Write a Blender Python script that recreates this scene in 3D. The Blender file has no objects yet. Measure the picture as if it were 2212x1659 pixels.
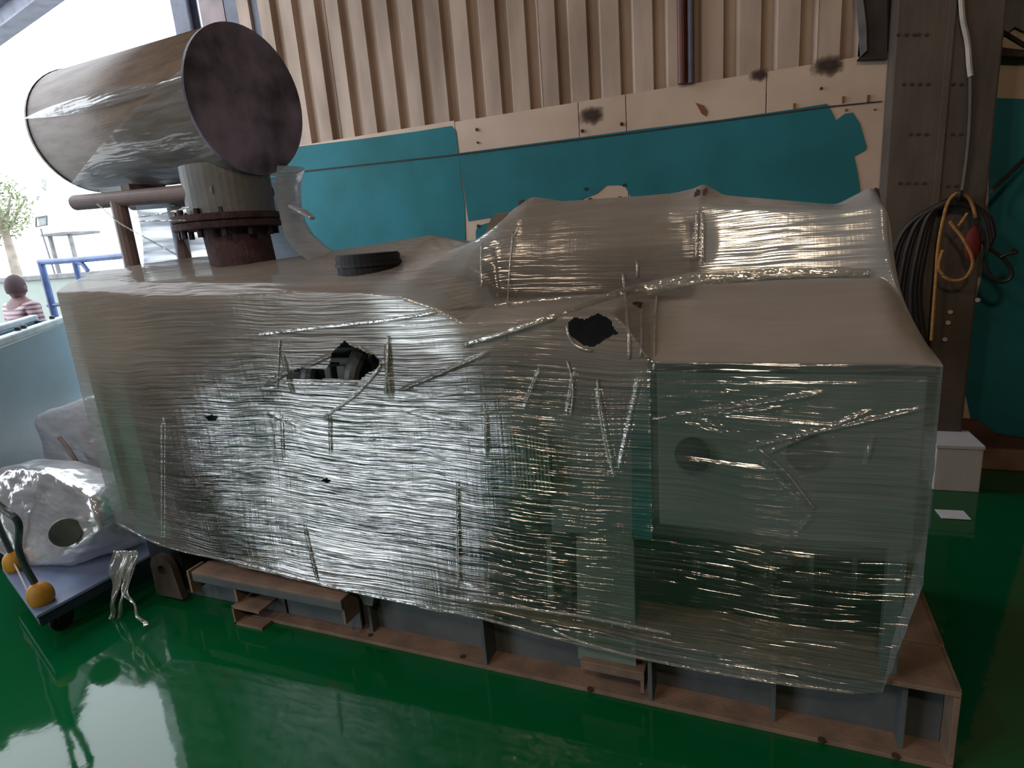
import bpy, bmesh, math, random
import numpy as np
from mathutils import Vector, Matrix
from mathutils.bvhtree import BVHTree
random.seed(7)
C = bpy.context.scene.collection
SC = bpy.context.scene

# ------------------------------------------------------------------ camera
FPX = 1315.0
YAW, PITCH, ROLL = [math.radians(a) for a in (-23.18, 14.0, 4.6)]
EYE = np.array([0.0, 0.0, 1.6])
def cam_rows():
    cy, sy, cp, sp, cr, sr = math.cos(YAW), math.sin(YAW), math.cos(PITCH), math.sin(PITCH), math.cos(ROLL), math.sin(ROLL)
    f = np.array([sy*cp, cy*cp, -sp]); rt = np.array([cy, -sy, 0]); dn = -np.cross(rt, f)
    return np.array([cr*rt+sr*dn, -sr*rt+cr*dn, f])
CM = cam_rows()
def ray(px, py): return CM.T @ np.array([(px-1106)/FPX, (py-829.5)/FPX, 1.0])
def at(px, py, X=None, Y=None, Z=None):
    d = ray(px, py)
    t = ((X-EYE[0])/d[0]) if X is not None else ((Y-EYE[1])/d[1]) if Y is not None else ((Z-EYE[2])/d[2])
    return Vector(EYE+t*d)
cd = bpy.data.cameras.new('camera'); cam = bpy.data.objects.new('camera', cd); C.objects.link(cam)
cd.sensor_width = 36; cd.lens = FPX/2212*36; cd.clip_start = .02; cd.clip_end = 300
m = Matrix.Identity(4)
for i in range(3):
    m[i][0] = CM[0][i]; m[i][1] = -CM[1][i]; m[i][2] = -CM[2][i]; m[i][3] = EYE[i]
cam.matrix_world = m
SC.camera = cam

# ------------------------------------------------------------------ world, lights, exposure
w = bpy.data.worlds.new('World'); SC.world = w; w.use_nodes = True
bg = w.node_tree.nodes['Background']; bg.inputs[0].default_value = (.86, .93, 1, 1); bg.inputs[1].default_value = 7.0
SC.view_settings.view_transform = 'Standard'; SC.view_settings.look = 'None'
SC.view_settings.gamma = 1; SC.view_settings.use_curve_mapping = False
SC.view_settings.exposure = -0.5
SC.cycles.use_denoising = True
SC.cycles.max_bounces = 8; SC.cycles.diffuse_bounces = 4; SC.cycles.glossy_bounces = 4
SC.cycles.transparent_max_bounces = 16; SC.cycles.transmission_bounces = 4
SC.cycles.sample_clamp_indirect = 6; SC.cycles.caustics_reflective = False; SC.cycles.caustics_refractive = False
def area(name, loc, aim, sx, sy, power, col, portal=False):
    l = bpy.data.lights.new(name, 'AREA'); l.shape = 'RECTANGLE'; l.size = sx; l.size_y = sy
    l.energy = power; l.color = col
    if portal: l.cycles.is_portal = True
    o = bpy.data.objects.new(name, l); C.objects.link(o); o.location = loc
    o.rotation_euler = (Vector(aim)-Vector(loc)).to_track_quat('-Z', 'Y').to_euler()
    return o
area('yard_opening_portal', (-4.72, 2.8, 2.5), (0, 2.8, 2.5), 3.1, 4.9, 1, (1, 1, 1), True)
area('side_door_portal', (-4.72, -2.7, 2.1), (0, -2.7, 2.1), 3.0, 4.2, 1, (1, 1, 1), True)
area('high_bay_light', (.1, -1.9, 4.3), (-.1, 2.2, 1.3), .6, .35, 62, (1, .76, .52))
area('high_bay_light', (-2.3, -1.4, 4.3), (-2.0, 2.2, 1.3), .5, .5, 40, (1, .78, .56))
area('high_bay_light', (2.6, -.6, 4.5), (2.0, 4.3, 1.6), .6, .6, 8, (1, .78, .58))

# ------------------------------------------------------------------ materials
def nmat(name):
    m = bpy.data.materials.new(name); m.use_nodes = True
    nt = m.node_tree; return m, nt, nt.nodes['Principled BSDF']
def mat(name, col, rough=.6, metal=0., var=.25, scale=6, col2=None, bump=.15, spec=.5, stretch=None, coat=0):
    m, nt, b = nmat(name)
    b.inputs['Roughness'].default_value = rough; b.inputs['Metallic'].default_value = metal
    b.inputs['Specular IOR Level'].default_value = spec
    if coat: b.inputs['Coat Weight'].default_value = coat; b.inputs['Coat Roughness'].default_value = .08
    tc = nt.nodes.new('ShaderNodeTexCoord'); n = nt.nodes.new('ShaderNodeTexNoise')
    mp = nt.nodes.new('ShaderNodeMapping'); nt.links.new(tc.outputs['Object'], mp.inputs[0])
    if stretch: mp.inputs['Scale'].default_value = stretch
    nt.links.new(mp.outputs[0], n.inputs['Vector'])
    n.inputs['Scale'].default_value = scale; n.inputs['Detail'].default_value = 6
    cr = nt.nodes.new('ShaderNodeValToRGB'); nt.links.new(n.outputs[0], cr.inputs[0])
    c2 = col2 or tuple(c*(1-var*1.6) for c in col)
    cr.color_ramp.elements[0].color = (*c2, 1); cr.color_ramp.elements[0].position = .32
    cr.color_ramp.elements[1].color = (*col, 1); cr.color_ramp.elements[1].position = .62
    nt.links.new(cr.outputs[0], b.inputs['Base Color'])
    if bump:
        bp = nt.nodes.new('ShaderNodeBump'); bp.inputs['Strength'].default_value = bump; bp.inputs['Distance'].default_value = .01
        n2 = nt.nodes.new('ShaderNodeTexNoise'); n2.inputs['Scale'].default_value = scale*7; nt.links.new(mp.outputs[0], n2.inputs['Vector'])
        nt.links.new(n2.outputs[0], bp.inputs['Height']); nt.links.new(bp.outputs[0], b.inputs['Normal'])
    return m
M = {}
M['sheet'] = mat('sheet_beige', (.47, .355, .29), .55, col2=(.26, .185, .145), scale=2.2, stretch=(1.6, 1, .45), bump=.1, spec=.2)
M['band'] = mat('band_beige', (.56, .415, .33), .55, col2=(.47, .345, .27), scale=3, bump=.08)
M['teal'] = mat('teal_paint', (.022, .165, .205), .6, col2=(.018, .13, .15), scale=2.5, bump=.08, spec=.15)
M['soot'] = mat('soot', (.05, .035, .03), .9)
M['rustmark'] = mat('rust_mark', (.25, .09, .04), .9)
M['brownpaint'] = mat('brown_paint', (.13, .055, .04), .6)
M['redbrown'] = mat('red_brown', (.12, .02, .015), .5)
M['column'] = mat('column_steel', (.095, .07, .055), .6, col2=(.05, .036, .03), scale=5, stretch=(1, 1, .4))
M['base'] = mat('concrete_base', (.28, .17, .12), .8)
M['skid'] = mat('skid_dusty_steel', (.25, .165, .12), .75, col2=(.15, .105, .085), scale=9)
M['web'] = mat('skid_grey_paint', (.10, .115, .125), .6, col2=(.065, .075, .085), scale=6)
M['rust'] = mat('rusty_pipe', (.085, .045, .05), .85, col2=(.035, .02, .028), scale=14, bump=.5)
M['shell'] = mat('silencer_shell', (.30, .25, .23), .6, 0, col2=(.20, .165, .155), scale=5, stretch=(1, 5, 5), bump=.25, spec=.3)
M['neck'] = mat('neck_grey', (.17, .175, .185), .5)
M['disc'] = mat('silencer_plate', (.34, .30, .46), .55, col2=(.06, .048, .07), scale=5)
M['leg'] = mat('leg_pink_grey', (.24, .175, .18), .5)
M['grn'] = mat('radiator_green', (.10, .36, .24), .5, col2=(.06, .24, .17))
M['eng'] = mat('engine_green', (.018, .08, .075), .5, col2=(.010, .045, .048))
M['engd'] = mat('engine_dark', (.018, .026, .03), .5)
M['cover'] = mat('head_cover_grey', (.075, .095, .105), .45)
M['greydisc'] = mat('grey_plastic', (.14, .17, .17), .5)
M['cab'] = mat('cabinet_grey', (.16, .21, .215), .5, col2=(.13, .175, .18))
M['cabtop'] = mat('cabinet_hood_tan', (.36, .28, .21), .5)
M['tealsteel'] = mat('teal_steel', (.015, .16, .17), .5)
M['pale'] = mat('pale_green_panel', (.17, .23, .20), .6)
M['drum'] = mat('duct_tan', (.20, .16, .13), .45, .3)
M['black'] = mat('black_rubber', (.012, .011, .02), .55)
M['blackpl'] = mat('black_plastic', (.02, .016, .028), .5)
M['blueT'] = mat('tank_blue', (.07, .15, .22), .35, col2=(.05, .11, .15), scale=1.2, stretch=(1, 1, 3))
M['rim'] = mat('tank_rim', (.28, .36, .39), .5)
M['deck'] = mat('trolley_deck', (.17, .23, .40), .35, col2=(.14, .17, .28), scale=2)
M['deckside'] = mat('trolley_side', (.03, .05, .10), .5)
M['yellow'] = mat('yellow_rubber', (.62, .30, .03), .55)
M['tube'] = mat('handle_tube', (.05, .075, .085), .35)
M['frameblue'] = mat('gate_blue', (.06, .11, .27), .4)
M['outwall'] = mat('outer_wall', (.25, .29, .265), .8, var=.05)
M['outcap'] = mat('outer_cap', (.17, .17, .18), .8)
M['outfloor'] = mat('yard_concrete', (.50, .49, .46), .9)
M['leaf'] = mat('leaves', (.20, .24, .11), .6)
M['bark'] = mat('bark', (.28, .24, .2), .9)
M['white'] = mat('white_foam', (.66, .62, .66), .7, var=.04)
M['paper'] = mat('white_paper', (.75, .75, .82), .8, var=.03)
M['rope'] = mat('orange_rope', (.46, .22, .065), .8, scale=60, bump=.6)
M['cablewhite'] = mat('white_cable', (.5, .45, .4), .6)
M['hose'] = mat('dark_hose', (.022, .017, .018), .5)
M['redcloth'] = mat('red_bundle', (.22, .012, .012), .7)
M['skin'] = mat('skin', (.10, .045, .045), .6, var=.1, scale=20)
M['hair'] = mat('hair', (.035, .018, .022), .8)
M['trouser'] = mat('trousers', (.05, .06, .09), .8)
M['postblue'] = mat('post_blue_grey', (.13, .14, .19), .6)
M['roof'] = mat('roof_sheet', (.085, .07, .06), .7)
M['frost'] = mat('grey_frame', (.12, .12, .15), .5)
M['bolt'] = mat('bolt_steel', (.06, .045, .05), .6, .5)

# striped shirt
m_, nt, b = nmat('striped_shirt'); M['shirt'] = m_
tc = nt.nodes.new('ShaderNodeTexCoord'); wv = nt.nodes.new('ShaderNodeTexWave'); wv.bands_direction = 'Z'
nt.links.new(tc.outputs['Object'], wv.inputs['Vector']); wv.inputs['Scale'].default_value = 7.5; wv.inputs['Distortion'].default_value = .4
cr = nt.nodes.new('ShaderNodeValToRGB'); cr.color_ramp.elements[0].position = .3; cr.color_ramp.elements[1].position = .42
cr.color_ramp.elements[0].color = (.07, .035, .045, 1); cr.color_ramp.elements[1].color = (.27, .17, .19, 1)
nt.links.new(wv.outputs[0], cr.inputs[0]); nt.links.new(cr.outputs[0], b.inputs['Base Color'])

# floor: glossy green epoxy, scuffed
m_, nt, b = nmat('green_floor'); M['floor'] = m_
N = nt.nodes; L = nt.links
tc = N.new('ShaderNodeTexCoord')
n1 = N.new('ShaderNodeTexNoise'); n1.inputs['Scale'].default_value = 1.3; n1.inputs['Detail'].default_value = 5; L.new(tc.outputs['Object'], n1.inputs['Vector'])
cr = N.new('ShaderNodeValToRGB'); L.new(n1.outputs[0], cr.inputs[0])
cr.color_ramp.elements[0].color = (.001, .075, .020, 1); cr.color_ramp.elements[1].color = (.002, .115, .036, 1)
n2 = N.new('ShaderNodeTexNoise'); n2.inputs['Scale'].default_value = 4.5; n2.inputs['Detail'].default_value = 8; L.new(tc.outputs['Object'], n2.inputs['Vector'])
cr2 = N.new('ShaderNodeValToRGB'); cr2.color_ramp.elements[0].position = .66; cr2.color_ramp.elements[1].position = .78; L.new(n2.outputs[0], cr2.inputs[0])
mx = N.new('ShaderNodeMix'); mx.data_type = 'RGBA'; mx.inputs[7].default_value = (.05, .055, .035, 1)
L.new(cr2.outputs[0], mx.inputs[0]); L.new(cr.outputs[0], mx.inputs[6]); L.new(mx.outputs[2], b.inputs['Base Color'])
b.inputs['Roughness'].default_value = .13; b.inputs['Specular IOR Level'].default_value = .45
n3 = N.new('ShaderNodeTexNoise'); n3.inputs['Scale'].default_value = 9; n3.inputs['Detail'].default_value = 3; L.new(tc.outputs['Object'], n3.inputs['Vector'])
mr = N.new('ShaderNodeMapRange'); mr.inputs[3].default_value = .02; mr.inputs[4].default_value = .10; L.new(n3.outputs[0], mr.inputs[0]); L.new(mr.outputs[0], b.inputs['Roughness'])
bp = N.new('ShaderNodeBump'); bp.inputs['Strength'].default_value = .06; bp.inputs['Distance'].default_value = .01; L.new(n3.outputs[0], bp.inputs['Height']); L.new(bp.outputs[0], b.inputs['Normal'])

# stretch film: haze (many layers) x clear, plus sharp gloss, pulled streaks
def film_mat(name, use_attr=True, haze=.6, streak=(1.9, 1.9, 85), tint=(.42, .44, .46), bumps=1.0, gloss=.3, rot=0):
    m = bpy.data.materials.new(name); m.use_nodes = True
    nt = m.node_tree; N = nt.nodes; L = nt.links; N.clear()
    out = N.new('ShaderNodeOutputMaterial')
    tc = N.new('ShaderNodeTexCoord')
    wn = N.new('ShaderNodeTexNoise'); wn.inputs['Scale'].default_value = 1.6; wn.inputs['Detail'].default_value = 2; L.new(tc.outputs['Object'], wn.inputs['Vector'])
    sub = N.new('ShaderNodeVectorMath'); sub.operation = 'SUBTRACT'; sub.inputs[1].default_value = (.5, .5, .5); L.new(wn.outputs['Color'], sub.inputs[0])
    sc_ = N.new('ShaderNodeVectorMath'); sc_.operation = 'MULTIPLY'; sc_.inputs[1].default_value = (.1, .1, .10); L.new(sub.outputs[0], sc_.inputs[0])
    add = N.new('ShaderNodeVectorMath'); L.new(tc.outputs['Object'], add.inputs[0]); L.new(sc_.outputs[0], add.inputs[1])
    def streaks(scale, det, rz=0):
        mp = N.new('ShaderNodeMapping'); mp.inputs['Scale'].default_value = scale; mp.inputs['Rotation'].default_value = (0, rz, 0)
        L.new(add.outputs[0], mp.inputs[0])
        n = N.new('ShaderNodeTexNoise'); n.inputs['Scale'].default_value = 1; n.inputs['Detail'].default_value = det; n.inputs['Roughness'].default_value = .6
        L.new(mp.outputs[0], n.inputs['Vector']); return n.outputs[0]
    a = streaks(streak, 2, rot); bfine = streaks((streak[0]*3, streak[1]*3, streak[2]*2.2), 2, rot+.04)
    c = streaks((streak[2]*.9, 3, streak[0]*1.2), 2, .2)       # faint cross creases
    def math_(op, x, y, z=None):
        n = N.new('ShaderNodeMath'); n.operation = op
        for i, v in enumerate((x, y, z)):
            if v is None: continue
            if isinstance(v, (int, float)): n.inputs[i].default_value = v
            else: L.new(v, n.inputs[i])
        return n.outputs[0]
    h = math_('MULTIPLY_ADD', bfine, .22, a); h = math_('MULTIPLY_ADD', c, .06, h)
    if use_attr:
        at1 = N.new('ShaderNodeAttribute'); at1.attribute_name = 'haze'; hz = at1.outputs['Fac']
        at2 = N.new('ShaderNodeAttribute'); at2.attribute_name = 'wrinkle'; wr = at2.outputs['Fac']
    else: hz = haze; wr = 1.0
    bp = N.new('ShaderNodeBump'); bp.inputs['Distance'].default_value = .018
    L.new(h, bp.inputs['Height'])
    s = math_('MULTIPLY', wr, .8*bumps); L.new(s, bp.inputs['Strength'])
    bl = N.new('ShaderNodeTexNoise'); bl.inputs['Scale'].default_value = 2.4; bl.inputs['Detail'].default_value = 4
    mpb = N.new('ShaderNodeMapping'); mpb.inputs['Scale'].default_value = (1, 1, 2.2); L.new(add.outputs[0], mpb.inputs[0]); L.new(mpb.outputs[0], bl.inputs['Vector'])
    # haze + streak-driven extra whitening where the film bunches
    k = math_('SUBTRACT', bl.outputs[0], .5); k = math_('MULTIPLY_ADD', k, .6, hz)
    k2 = math_('SUBTRACT', a, .5); k2 = math_('MULTIPLY', k2, wr); k = math_('MULTIPLY_ADD', k2, .9, k)
    cl = N.new('ShaderNodeClamp'); cl.inputs[1].default_value = .03; cl.inputs[2].default_value = .96; L.new(k, cl.inputs[0])
    tr = N.new('ShaderNodeBsdfTransparent'); tr.inputs[0].default_value = (.93, .95, .95, 1)
    df = N.new('ShaderNodeBsdfDiffuse'); df.inputs[0].default_value = (*tint, 1)
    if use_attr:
        at3 = N.new('ShaderNodeAttribute'); at3.attribute_name = 'reflect_tint'
        dm = N.new('ShaderNodeMix'); dm.data_type = 'RGBA'; dm.inputs[6].default_value = (*tint, 1); dm.inputs[7].default_value = (.47, .41, .375, 1)  # tan end of the tint: painted reflection of the beige wall
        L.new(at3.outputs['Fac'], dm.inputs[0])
        at4 = N.new('ShaderNodeAttribute'); at4.attribute_name = 'bunch_glint'
        dm2 = N.new('ShaderNodeMix'); dm2.data_type = 'RGBA'; dm2.inputs[7].default_value = (.84, .89, .95, 1)  # bluish white for bunched film and painted glints
        L.new(at4.outputs['Fac'], dm2.inputs[0]); L.new(dm.outputs[2], dm2.inputs[6]); L.new(dm2.outputs[2], df.inputs[0])
    tl = N.new('ShaderNodeBsdfTranslucent'); tl.inputs[0].default_value = (*tint, 1)
    L.new(bp.outputs[0], df.inputs['Normal'])
    m1 = N.new('ShaderNodeMixShader'); m1.inputs[0].default_value = .35; L.new(df.outputs[0], m1.inputs[1]); L.new(tl.outputs[0], m1.inputs[2])
    m2 = N.new('ShaderNodeMixShader'); L.new(cl.outputs[0], m2.inputs[0]); L.new(tr.outputs[0], m2.inputs[1]); L.new(m1.outputs[0], m2.inputs[2])
    gl = N.new('ShaderNodeBsdfGlossy'); gl.inputs['Roughness'].default_value = .13; gl.inputs[0].default_value = (1, 1, 1, 1); L.new(bp.outputs[0], gl.inputs['Normal'])
    lw = N.new('ShaderNodeLayerWeight'); lw.inputs[0].default_value = .35; L.new(bp.outputs[0], lw.inputs['Normal'])
    g = math_('MULTIPLY_ADD', lw.outputs['Facing'], gloss, gloss*.55)
    if use_attr:
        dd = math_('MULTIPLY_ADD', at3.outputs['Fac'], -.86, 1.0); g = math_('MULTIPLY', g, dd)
    m3 = N.new('ShaderNodeMixShader'); L.new(g, m3.inputs[0]); L.new(m2.outputs[0], m3.inputs[1]); L.new(gl.outputs[0], m3.inputs[2])
    L.new(m3.outputs[0], out.inputs[0])
    return m
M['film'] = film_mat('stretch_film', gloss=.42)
M['filmthin'] = film_mat('stretch_film_thin', False, .22, (2, 2, 26), (.62, .66, .74), .7, .16)
M['filmskirt'] = film_mat('stretch_film_skirt', False, .85, (2, 2, 26), (.60, .68, .82), .7, .2)
M['filmfold'] = film_mat('stretch_film_fold', False, .42, (14, 14, 40), (.62, .58, .54), .6, .3)
M['filmbag'] = film_mat('stretch_film_bag', False, .74, (5, 5, 12), (.74, .73, .80), 1.0, .35)
M['filmtail'] = film_mat('stretch_film_tail', False, .3, (20, 20, 5), (.62, .56, .5), .7, .2)

# ------------------------------------------------------------------ helpers
def link(name, me, m, root=None, parent=None, smooth=False):
    """me has world-space verts; root gives the thing whose location is subtracted"""
    loc = root.location if root is not None else Vector((0, 0, 0))
    if root is not None: me.transform(Matrix.Translation(-loc))
    o = bpy.data.objects.new(name, me); C.objects.link(o)
    if m is not None: me.materials.append(m)
    if parent is not None: o.parent = parent
    elif root is not None: o.parent = root
    if smooth:
        for p in me.polygons: p.use_smooth = True
    return o
def done(bm, name='mesh'):
    bmesh.ops.recalc_face_normals(bm, faces=bm.faces)
    me = bpy.data.meshes.new(name); bm.to_mesh(me); bm.free(); return me
def tag(o, label=None, cat=None, group=None, kind=None):
    if label: o['label'] = label
    if cat: o['category'] = cat
    if group: o['group'] = group
    if kind: o['kind'] = kind
    return o
def empty(name, loc, label, cat, group=None):
    o = bpy.data.objects.new(name, None); C.objects.link(o); o.location = loc; o.empty_display_size = .1
    return tag(o, label, cat, group)
def bx(bm, c, s, rz=0, bev=0, mtx=None):
    r = bmesh.ops.create_cube(bm, size=1)['verts']
    mt = Matrix.Translation(c) @ Matrix.Rotation(rz, 4, 'Z') @ Matrix.Diagonal((*s, 1))
    if mtx is not None: mt = mtx @ mt
    bmesh.ops.transform(bm, matrix=mt, verts=r)
    if bev:
        es = list({e for v in r for e in v.link_edges})
        bmesh.ops.bevel(bm, geom=es, offset=bev, segments=2, affect='EDGES', profile=.6)
def box(c, s, rz=0, bev=.004):
    bm = bmesh.new(); bx(bm, c, s, rz, bev); return done(bm)
def span(a, b, bev=.003):
    a = Vector(a); b = Vector(b); s = b-a
    return box((a+b)/2, (abs(s.x), abs(s.y), abs(s.z)), 0, min(bev, .2*min(abs(s.x), abs(s.y), abs(s.z))))
def cyl_into(bm, p, q, r, r2=None, n=24):
    p = Vector(p); q = Vector(q); d = q-p
    v = bmesh.ops.create_cone(bm, cap_ends=True, segments=n, radius1=r, radius2=r if r2 is None else r2, depth=d.length)['verts']
    bmesh.ops.transform(bm, matrix=Matrix.Translation((p+q)/2) @ d.to_track_quat('Z', 'Y').to_matrix().to_4x4(), verts=v)
    return v
def cyl(p, q, r, r2=None, n=24, bev=0):
    bm = bmesh.new(); cyl_into(bm, p, q, r, r2, n)
    if bev:
        es = [e for e in bm.edges if len(e.link_faces) == 2 and e.calc_face_angle(0) > .9]
        bmesh.ops.bevel(bm, geom=es, offset=bev, segments=2, affect='EDGES')
    return done(bm)
def smooth_path(pts, sub=6):
    P = [Vector(p) for p in pts]
    if len(P) < 3: return P
    out = []
    for i in range(len(P)-1):
        a = P[max(i-1, 0)]; b = P[i]; c = P[i+1]; d = P[min(i+2, len(P)-1)]
        for k in range(sub):
            t = k/sub
            out.append(.5*((2*b)+(-a+c)*t+(2*a-5*b+4*c-d)*t*t+(-a+3*b-3*c+d)*t**3))
    out.append(P[-1]); return out
def tube(pts, r, n=8, sub=6, flat=1.0, normal=None, rs=None):
    P = smooth_path(pts, sub); bm = bmesh.new(); rings = []
    prev = None
    for i, p in enumerate(P):
        t = (P[min(i+1, len(P)-1)]-P[max(i-1, 0)]).normalized()
        up = Vector(normal) if normal is not None else (prev if prev is not None else (Vector((0, 0, 1)) if abs(t.z) < .9 else Vector((0, 1, 0))))
        u = t.cross(up); u = u.normalized() if u.length > 1e-6 else Vector((1, 0, 0)); v = u.cross(t).normalized()
        if normal is None: prev = v
        rr = r if rs is None else np.interp(i/(len(P)-1), np.linspace(0, 1, len(rs)), rs)
        rings.append([bm.verts.new(p+u*math.cos(2*math.pi*k/n)*rr+v*math.sin(2*math.pi*k/n)*rr*flat) for k in range(n)])
    for a, b_ in zip(rings, rings[1:]):
        for k in range(n): bm.faces.new((a[k], a[(k+1) % n], b_[(k+1) % n], b_[k]))
    bm.faces.new(rings[0][::-1]); bm.faces.new(rings[-1])
    return done(bm)
def prism(poly, y0, y1):
    """poly of (x,z) extruded between y0 and y1"""
    bm = bmesh.new()
    a = [bm.verts.new((x, y0, z)) for x, z in poly]; b_ = [bm.verts.new((x, y1, z)) for x, z in poly]
    bm.faces.new(a); bm.faces.new(b_[::-1])
    for i in range(len(a)):
        j = (i+1) % len(a); bm.faces.new((a[j], a[i], b_[i], b_[j]))
    return done(bm)
def pprism(px, Y, th):
    """pixels read off the photo, put on the plane Y, thickness th toward the viewer"""
    P = [at(x, y, Y=Y) for x, y in px]
    return prism([(p.x, p.z) for p in P], Y, Y-th)
def vnoise(x, y, seed=0):
    x = np.asarray(x, float); y = np.asarray(y, float)
    xi = np.floor(x).astype(np.int64); yi = np.floor(y).astype(np.int64); xf = x-xi; yf = y-yi
    def h(a, b):
        n = (a*374761393+b*668265263+seed*974711) & 0x7fffffff
        n = ((n ^ (n >> 13))*1274126177) & 0x7fffffff
        return ((n ^ (n >> 16)) & 0xffff)/65535.
    u = xf*xf*(3-2*xf); v = yf*yf*(3-2*yf)
    return (h(xi, yi)*(1-u)+h(xi+1, yi)*u)*(1-v)+(h(xi, yi+1)*(1-u)+h(xi+1, yi+1)*u)*v
def fbm(x, y, seed=0, o=3):
    r = 0; a = .5; s = 1
    for i in range(o): r = r+a*(vnoise(x*s, y*s, seed+i*17)-.5); a *= .5; s *= 2.03
    return r

# ------------------------------------------------------------------ the setting
WY = 4.35
o = link('floor', span((-4.9, -7.2, -.1), (6.2, WY+.25, 0), 0), M['floor']); tag(o, kind='structure')
o = link('ground', span((-40, -30, -.2), (-4.9, 60, -.02), 0), M['outfloor']); tag(o, kind='structure')
o = link('ceiling', span((-4.6, -7.2, 5.0), (6.2, WY+.3, 5.1), 0), M['roof']); tag(o, kind='structure')
o = link('wall_right', span((6.1, -7.2, 0), (6.25, WY+.3, 5.0), 0), M['roof']); tag(o, kind='structure')
bm = bmesh.new()
bx(bm, (.75, -7.1, 2.5), (10.9, .15, 5))
o = link('wall_rear', done(bm), M['roof']); tag(o, kind='structure')

bm = bmesh.new()
bx(bm, (-4.75, -5.65, 2.5), (.12, 2.9, 5)); bx(bm, (-4.75, -2.7, 4.6), (.12, 3.0, .8)); bx(bm, (-4.75, .03, 2.5), (.12, 2.46, 5))
o = link('wall_left', done(bm), M['roof']); tag(o, kind='structure')
# back wall: sheeting below, corrugated sheets above
wall = bpy.data.objects.new('wall_back', None); C.objects.link(wall); wall.location = (-1, WY, 0); tag(wall, kind='structure')
def corr(x0, n, pitch, z0, z1, y):
    """trapezoid ribs standing proud toward the room"""
    bm = bmesh.new(); pts = []
    for i in range(n):
        a = x0+i*pitch
        pts += [(a, y), (a+pitch*.56, y), (a+pitch*.59, y+.048), (a+pitch*.86, y+.048)]
    pts.append((x0+n*pitch, y))
    F = [bm.verts.new((x, yy, z0)) for x, yy in pts]; G = [bm.verts.new((x, yy, z1)) for x, yy in pts]
    F2 = [bm.verts.new((x, yy+.004, z0)) for x, yy in pts]; G2 = [bm.verts.new((x, yy+.004, z1)) for x, yy in pts]
    for i in range(len(pts)-1):
        bm.faces.new((F[i], F[i+1], G[i+1], G[i])); bm.faces.new((F2[i+1], F2[i], G2[i], G2[i+1])); bm.faces.new((F[i+1], F[i], F2[i], F2[i+1]))
    return done(bm)
stripe = [at(p, 0, Y=WY).x for p in (638, 686, 734, 786, 842, 894, 957, 1012, 1075, 1138, 1205, 1272, 1342)]
pitch = (stripe[-1]-stripe[0])/12
x0 = stripe[0]-pitch*.62
xs = x0-pitch*2
k = 0
while xs < .42:
    n = 4 if xs+4*pitch < .62 else max(1, int((.62-xs)/pitch))
    link('corrugated_sheet', corr(xs, n, pitch, 2.30, 4.95, WY-.04+(k % 2)*.003), M['sheet'], wall); xs += n*pitch; k += 1
XE = xs
# lower sheet-metal panels; joints where the photo shows them
jx = [-3.75, at(1003, 420, Y=WY).x, at(1258, 330, Y=WY).x, at(1358, 320, Y=WY).x, at(1655, 230, Y=WY).x, .70]
for a, b_ in zip(jx, jx[1:]):
    ztop = 2.42 if a < -2.3 else 2.41
    link('wall_panel', span((a+.002, WY-.05, .12), (b_-.002, WY-.02, ztop), .003), M['band'], wall)
link('wall_panel', span((1.02, WY-.05, .12), (6.1, WY-.02, 2.42), .003), M['band'], wall)
link('backing_wall', span((-3.75, WY+.02, 0), (6.1, WY+.18, 5.0), 0), M['soot'], wall)
def patch(name, px, m_, dy=.055, parent=wall):
    return link(name, pprism(px, WY-dy+.003, .003), m_, wall)
patch('paint_coat', [(560, 345), (600, 322), (760, 303), (900, 284), (975, 272), (985, 283), (990, 325), (996, 380), (1004, 440), (1008, 620), (560, 640)], M['teal'])
patch('paint_coat', [(990, 331), (1120, 314), (1258, 296), (1400, 277), (1560, 258), (1700, 238), (1786, 224), (1796, 240), (1806, 260), (1824, 246), (1842, 243), (1858, 268), (1872, 318), (1870, 324), (1845, 338), (1852, 370), (1858, 410), (1857, 428), (1846, 440), (1840, 700), (1500, 700), (1365, 700), (1362, 425), (1350, 402), (1338, 400), (1310, 400), (1290, 418), (1258, 430), (1252, 600), (1030, 660), (1028, 500), (1032, 488), (1060, 480), (1060, 470), (1012, 478), (1004, 420)], M['teal'])
patch('paint_coat', [(2138, 211), (2260, 216), (2260, 950), (2170, 948), (2100, 920), (2085, 850), (2095, 700), (2120, 600), (2135, 450)], M['teal'])
for hx, hy, r in [(1275, 433, .018), (1339, 430, .018), (1265, 408, .011), (1348, 400, .011), (1030, 280, .011), (1258, 283, .012), (1343, 268, .012), (1033, 488, .012), (1774, 191, .008), (1032, 308, .008)]:
    p = at(hx, hy, Y=WY-.058); link('bolt_hole', cyl((p.x, p.y-.004, p.z), (p.x, p.y+.002, p.z), r, n=12), M['soot'], wall)
for x_, y0, y1 in [(1716, 223, 234), (1822, 208, 222), (1876, 205, 222), (1890, 235, 238), (1828, 235, 240)]:
    a = at(x_, y0, Y=WY-.058); b_ = at(x_+1, y1, Y=WY-.058); link('rust_streak', span((a.x-.006, WY-.06, b_.z), (a.x+.006, WY-.052, a.z), 0), M['rustmark'], wall)
patch('torn_coat', [(1502, 222), (1520, 228), (1528, 240), (1526, 252), (1516, 246), (1508, 232)], M['rustmark'])
patch('joint_line', [(560, 379), (985, 333), (1400, 281), (1790, 229), (1905, 218), (1905, 220), (1790, 232), (1400, 284), (985, 336), (560, 382)], M['soot'], .06)
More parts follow.
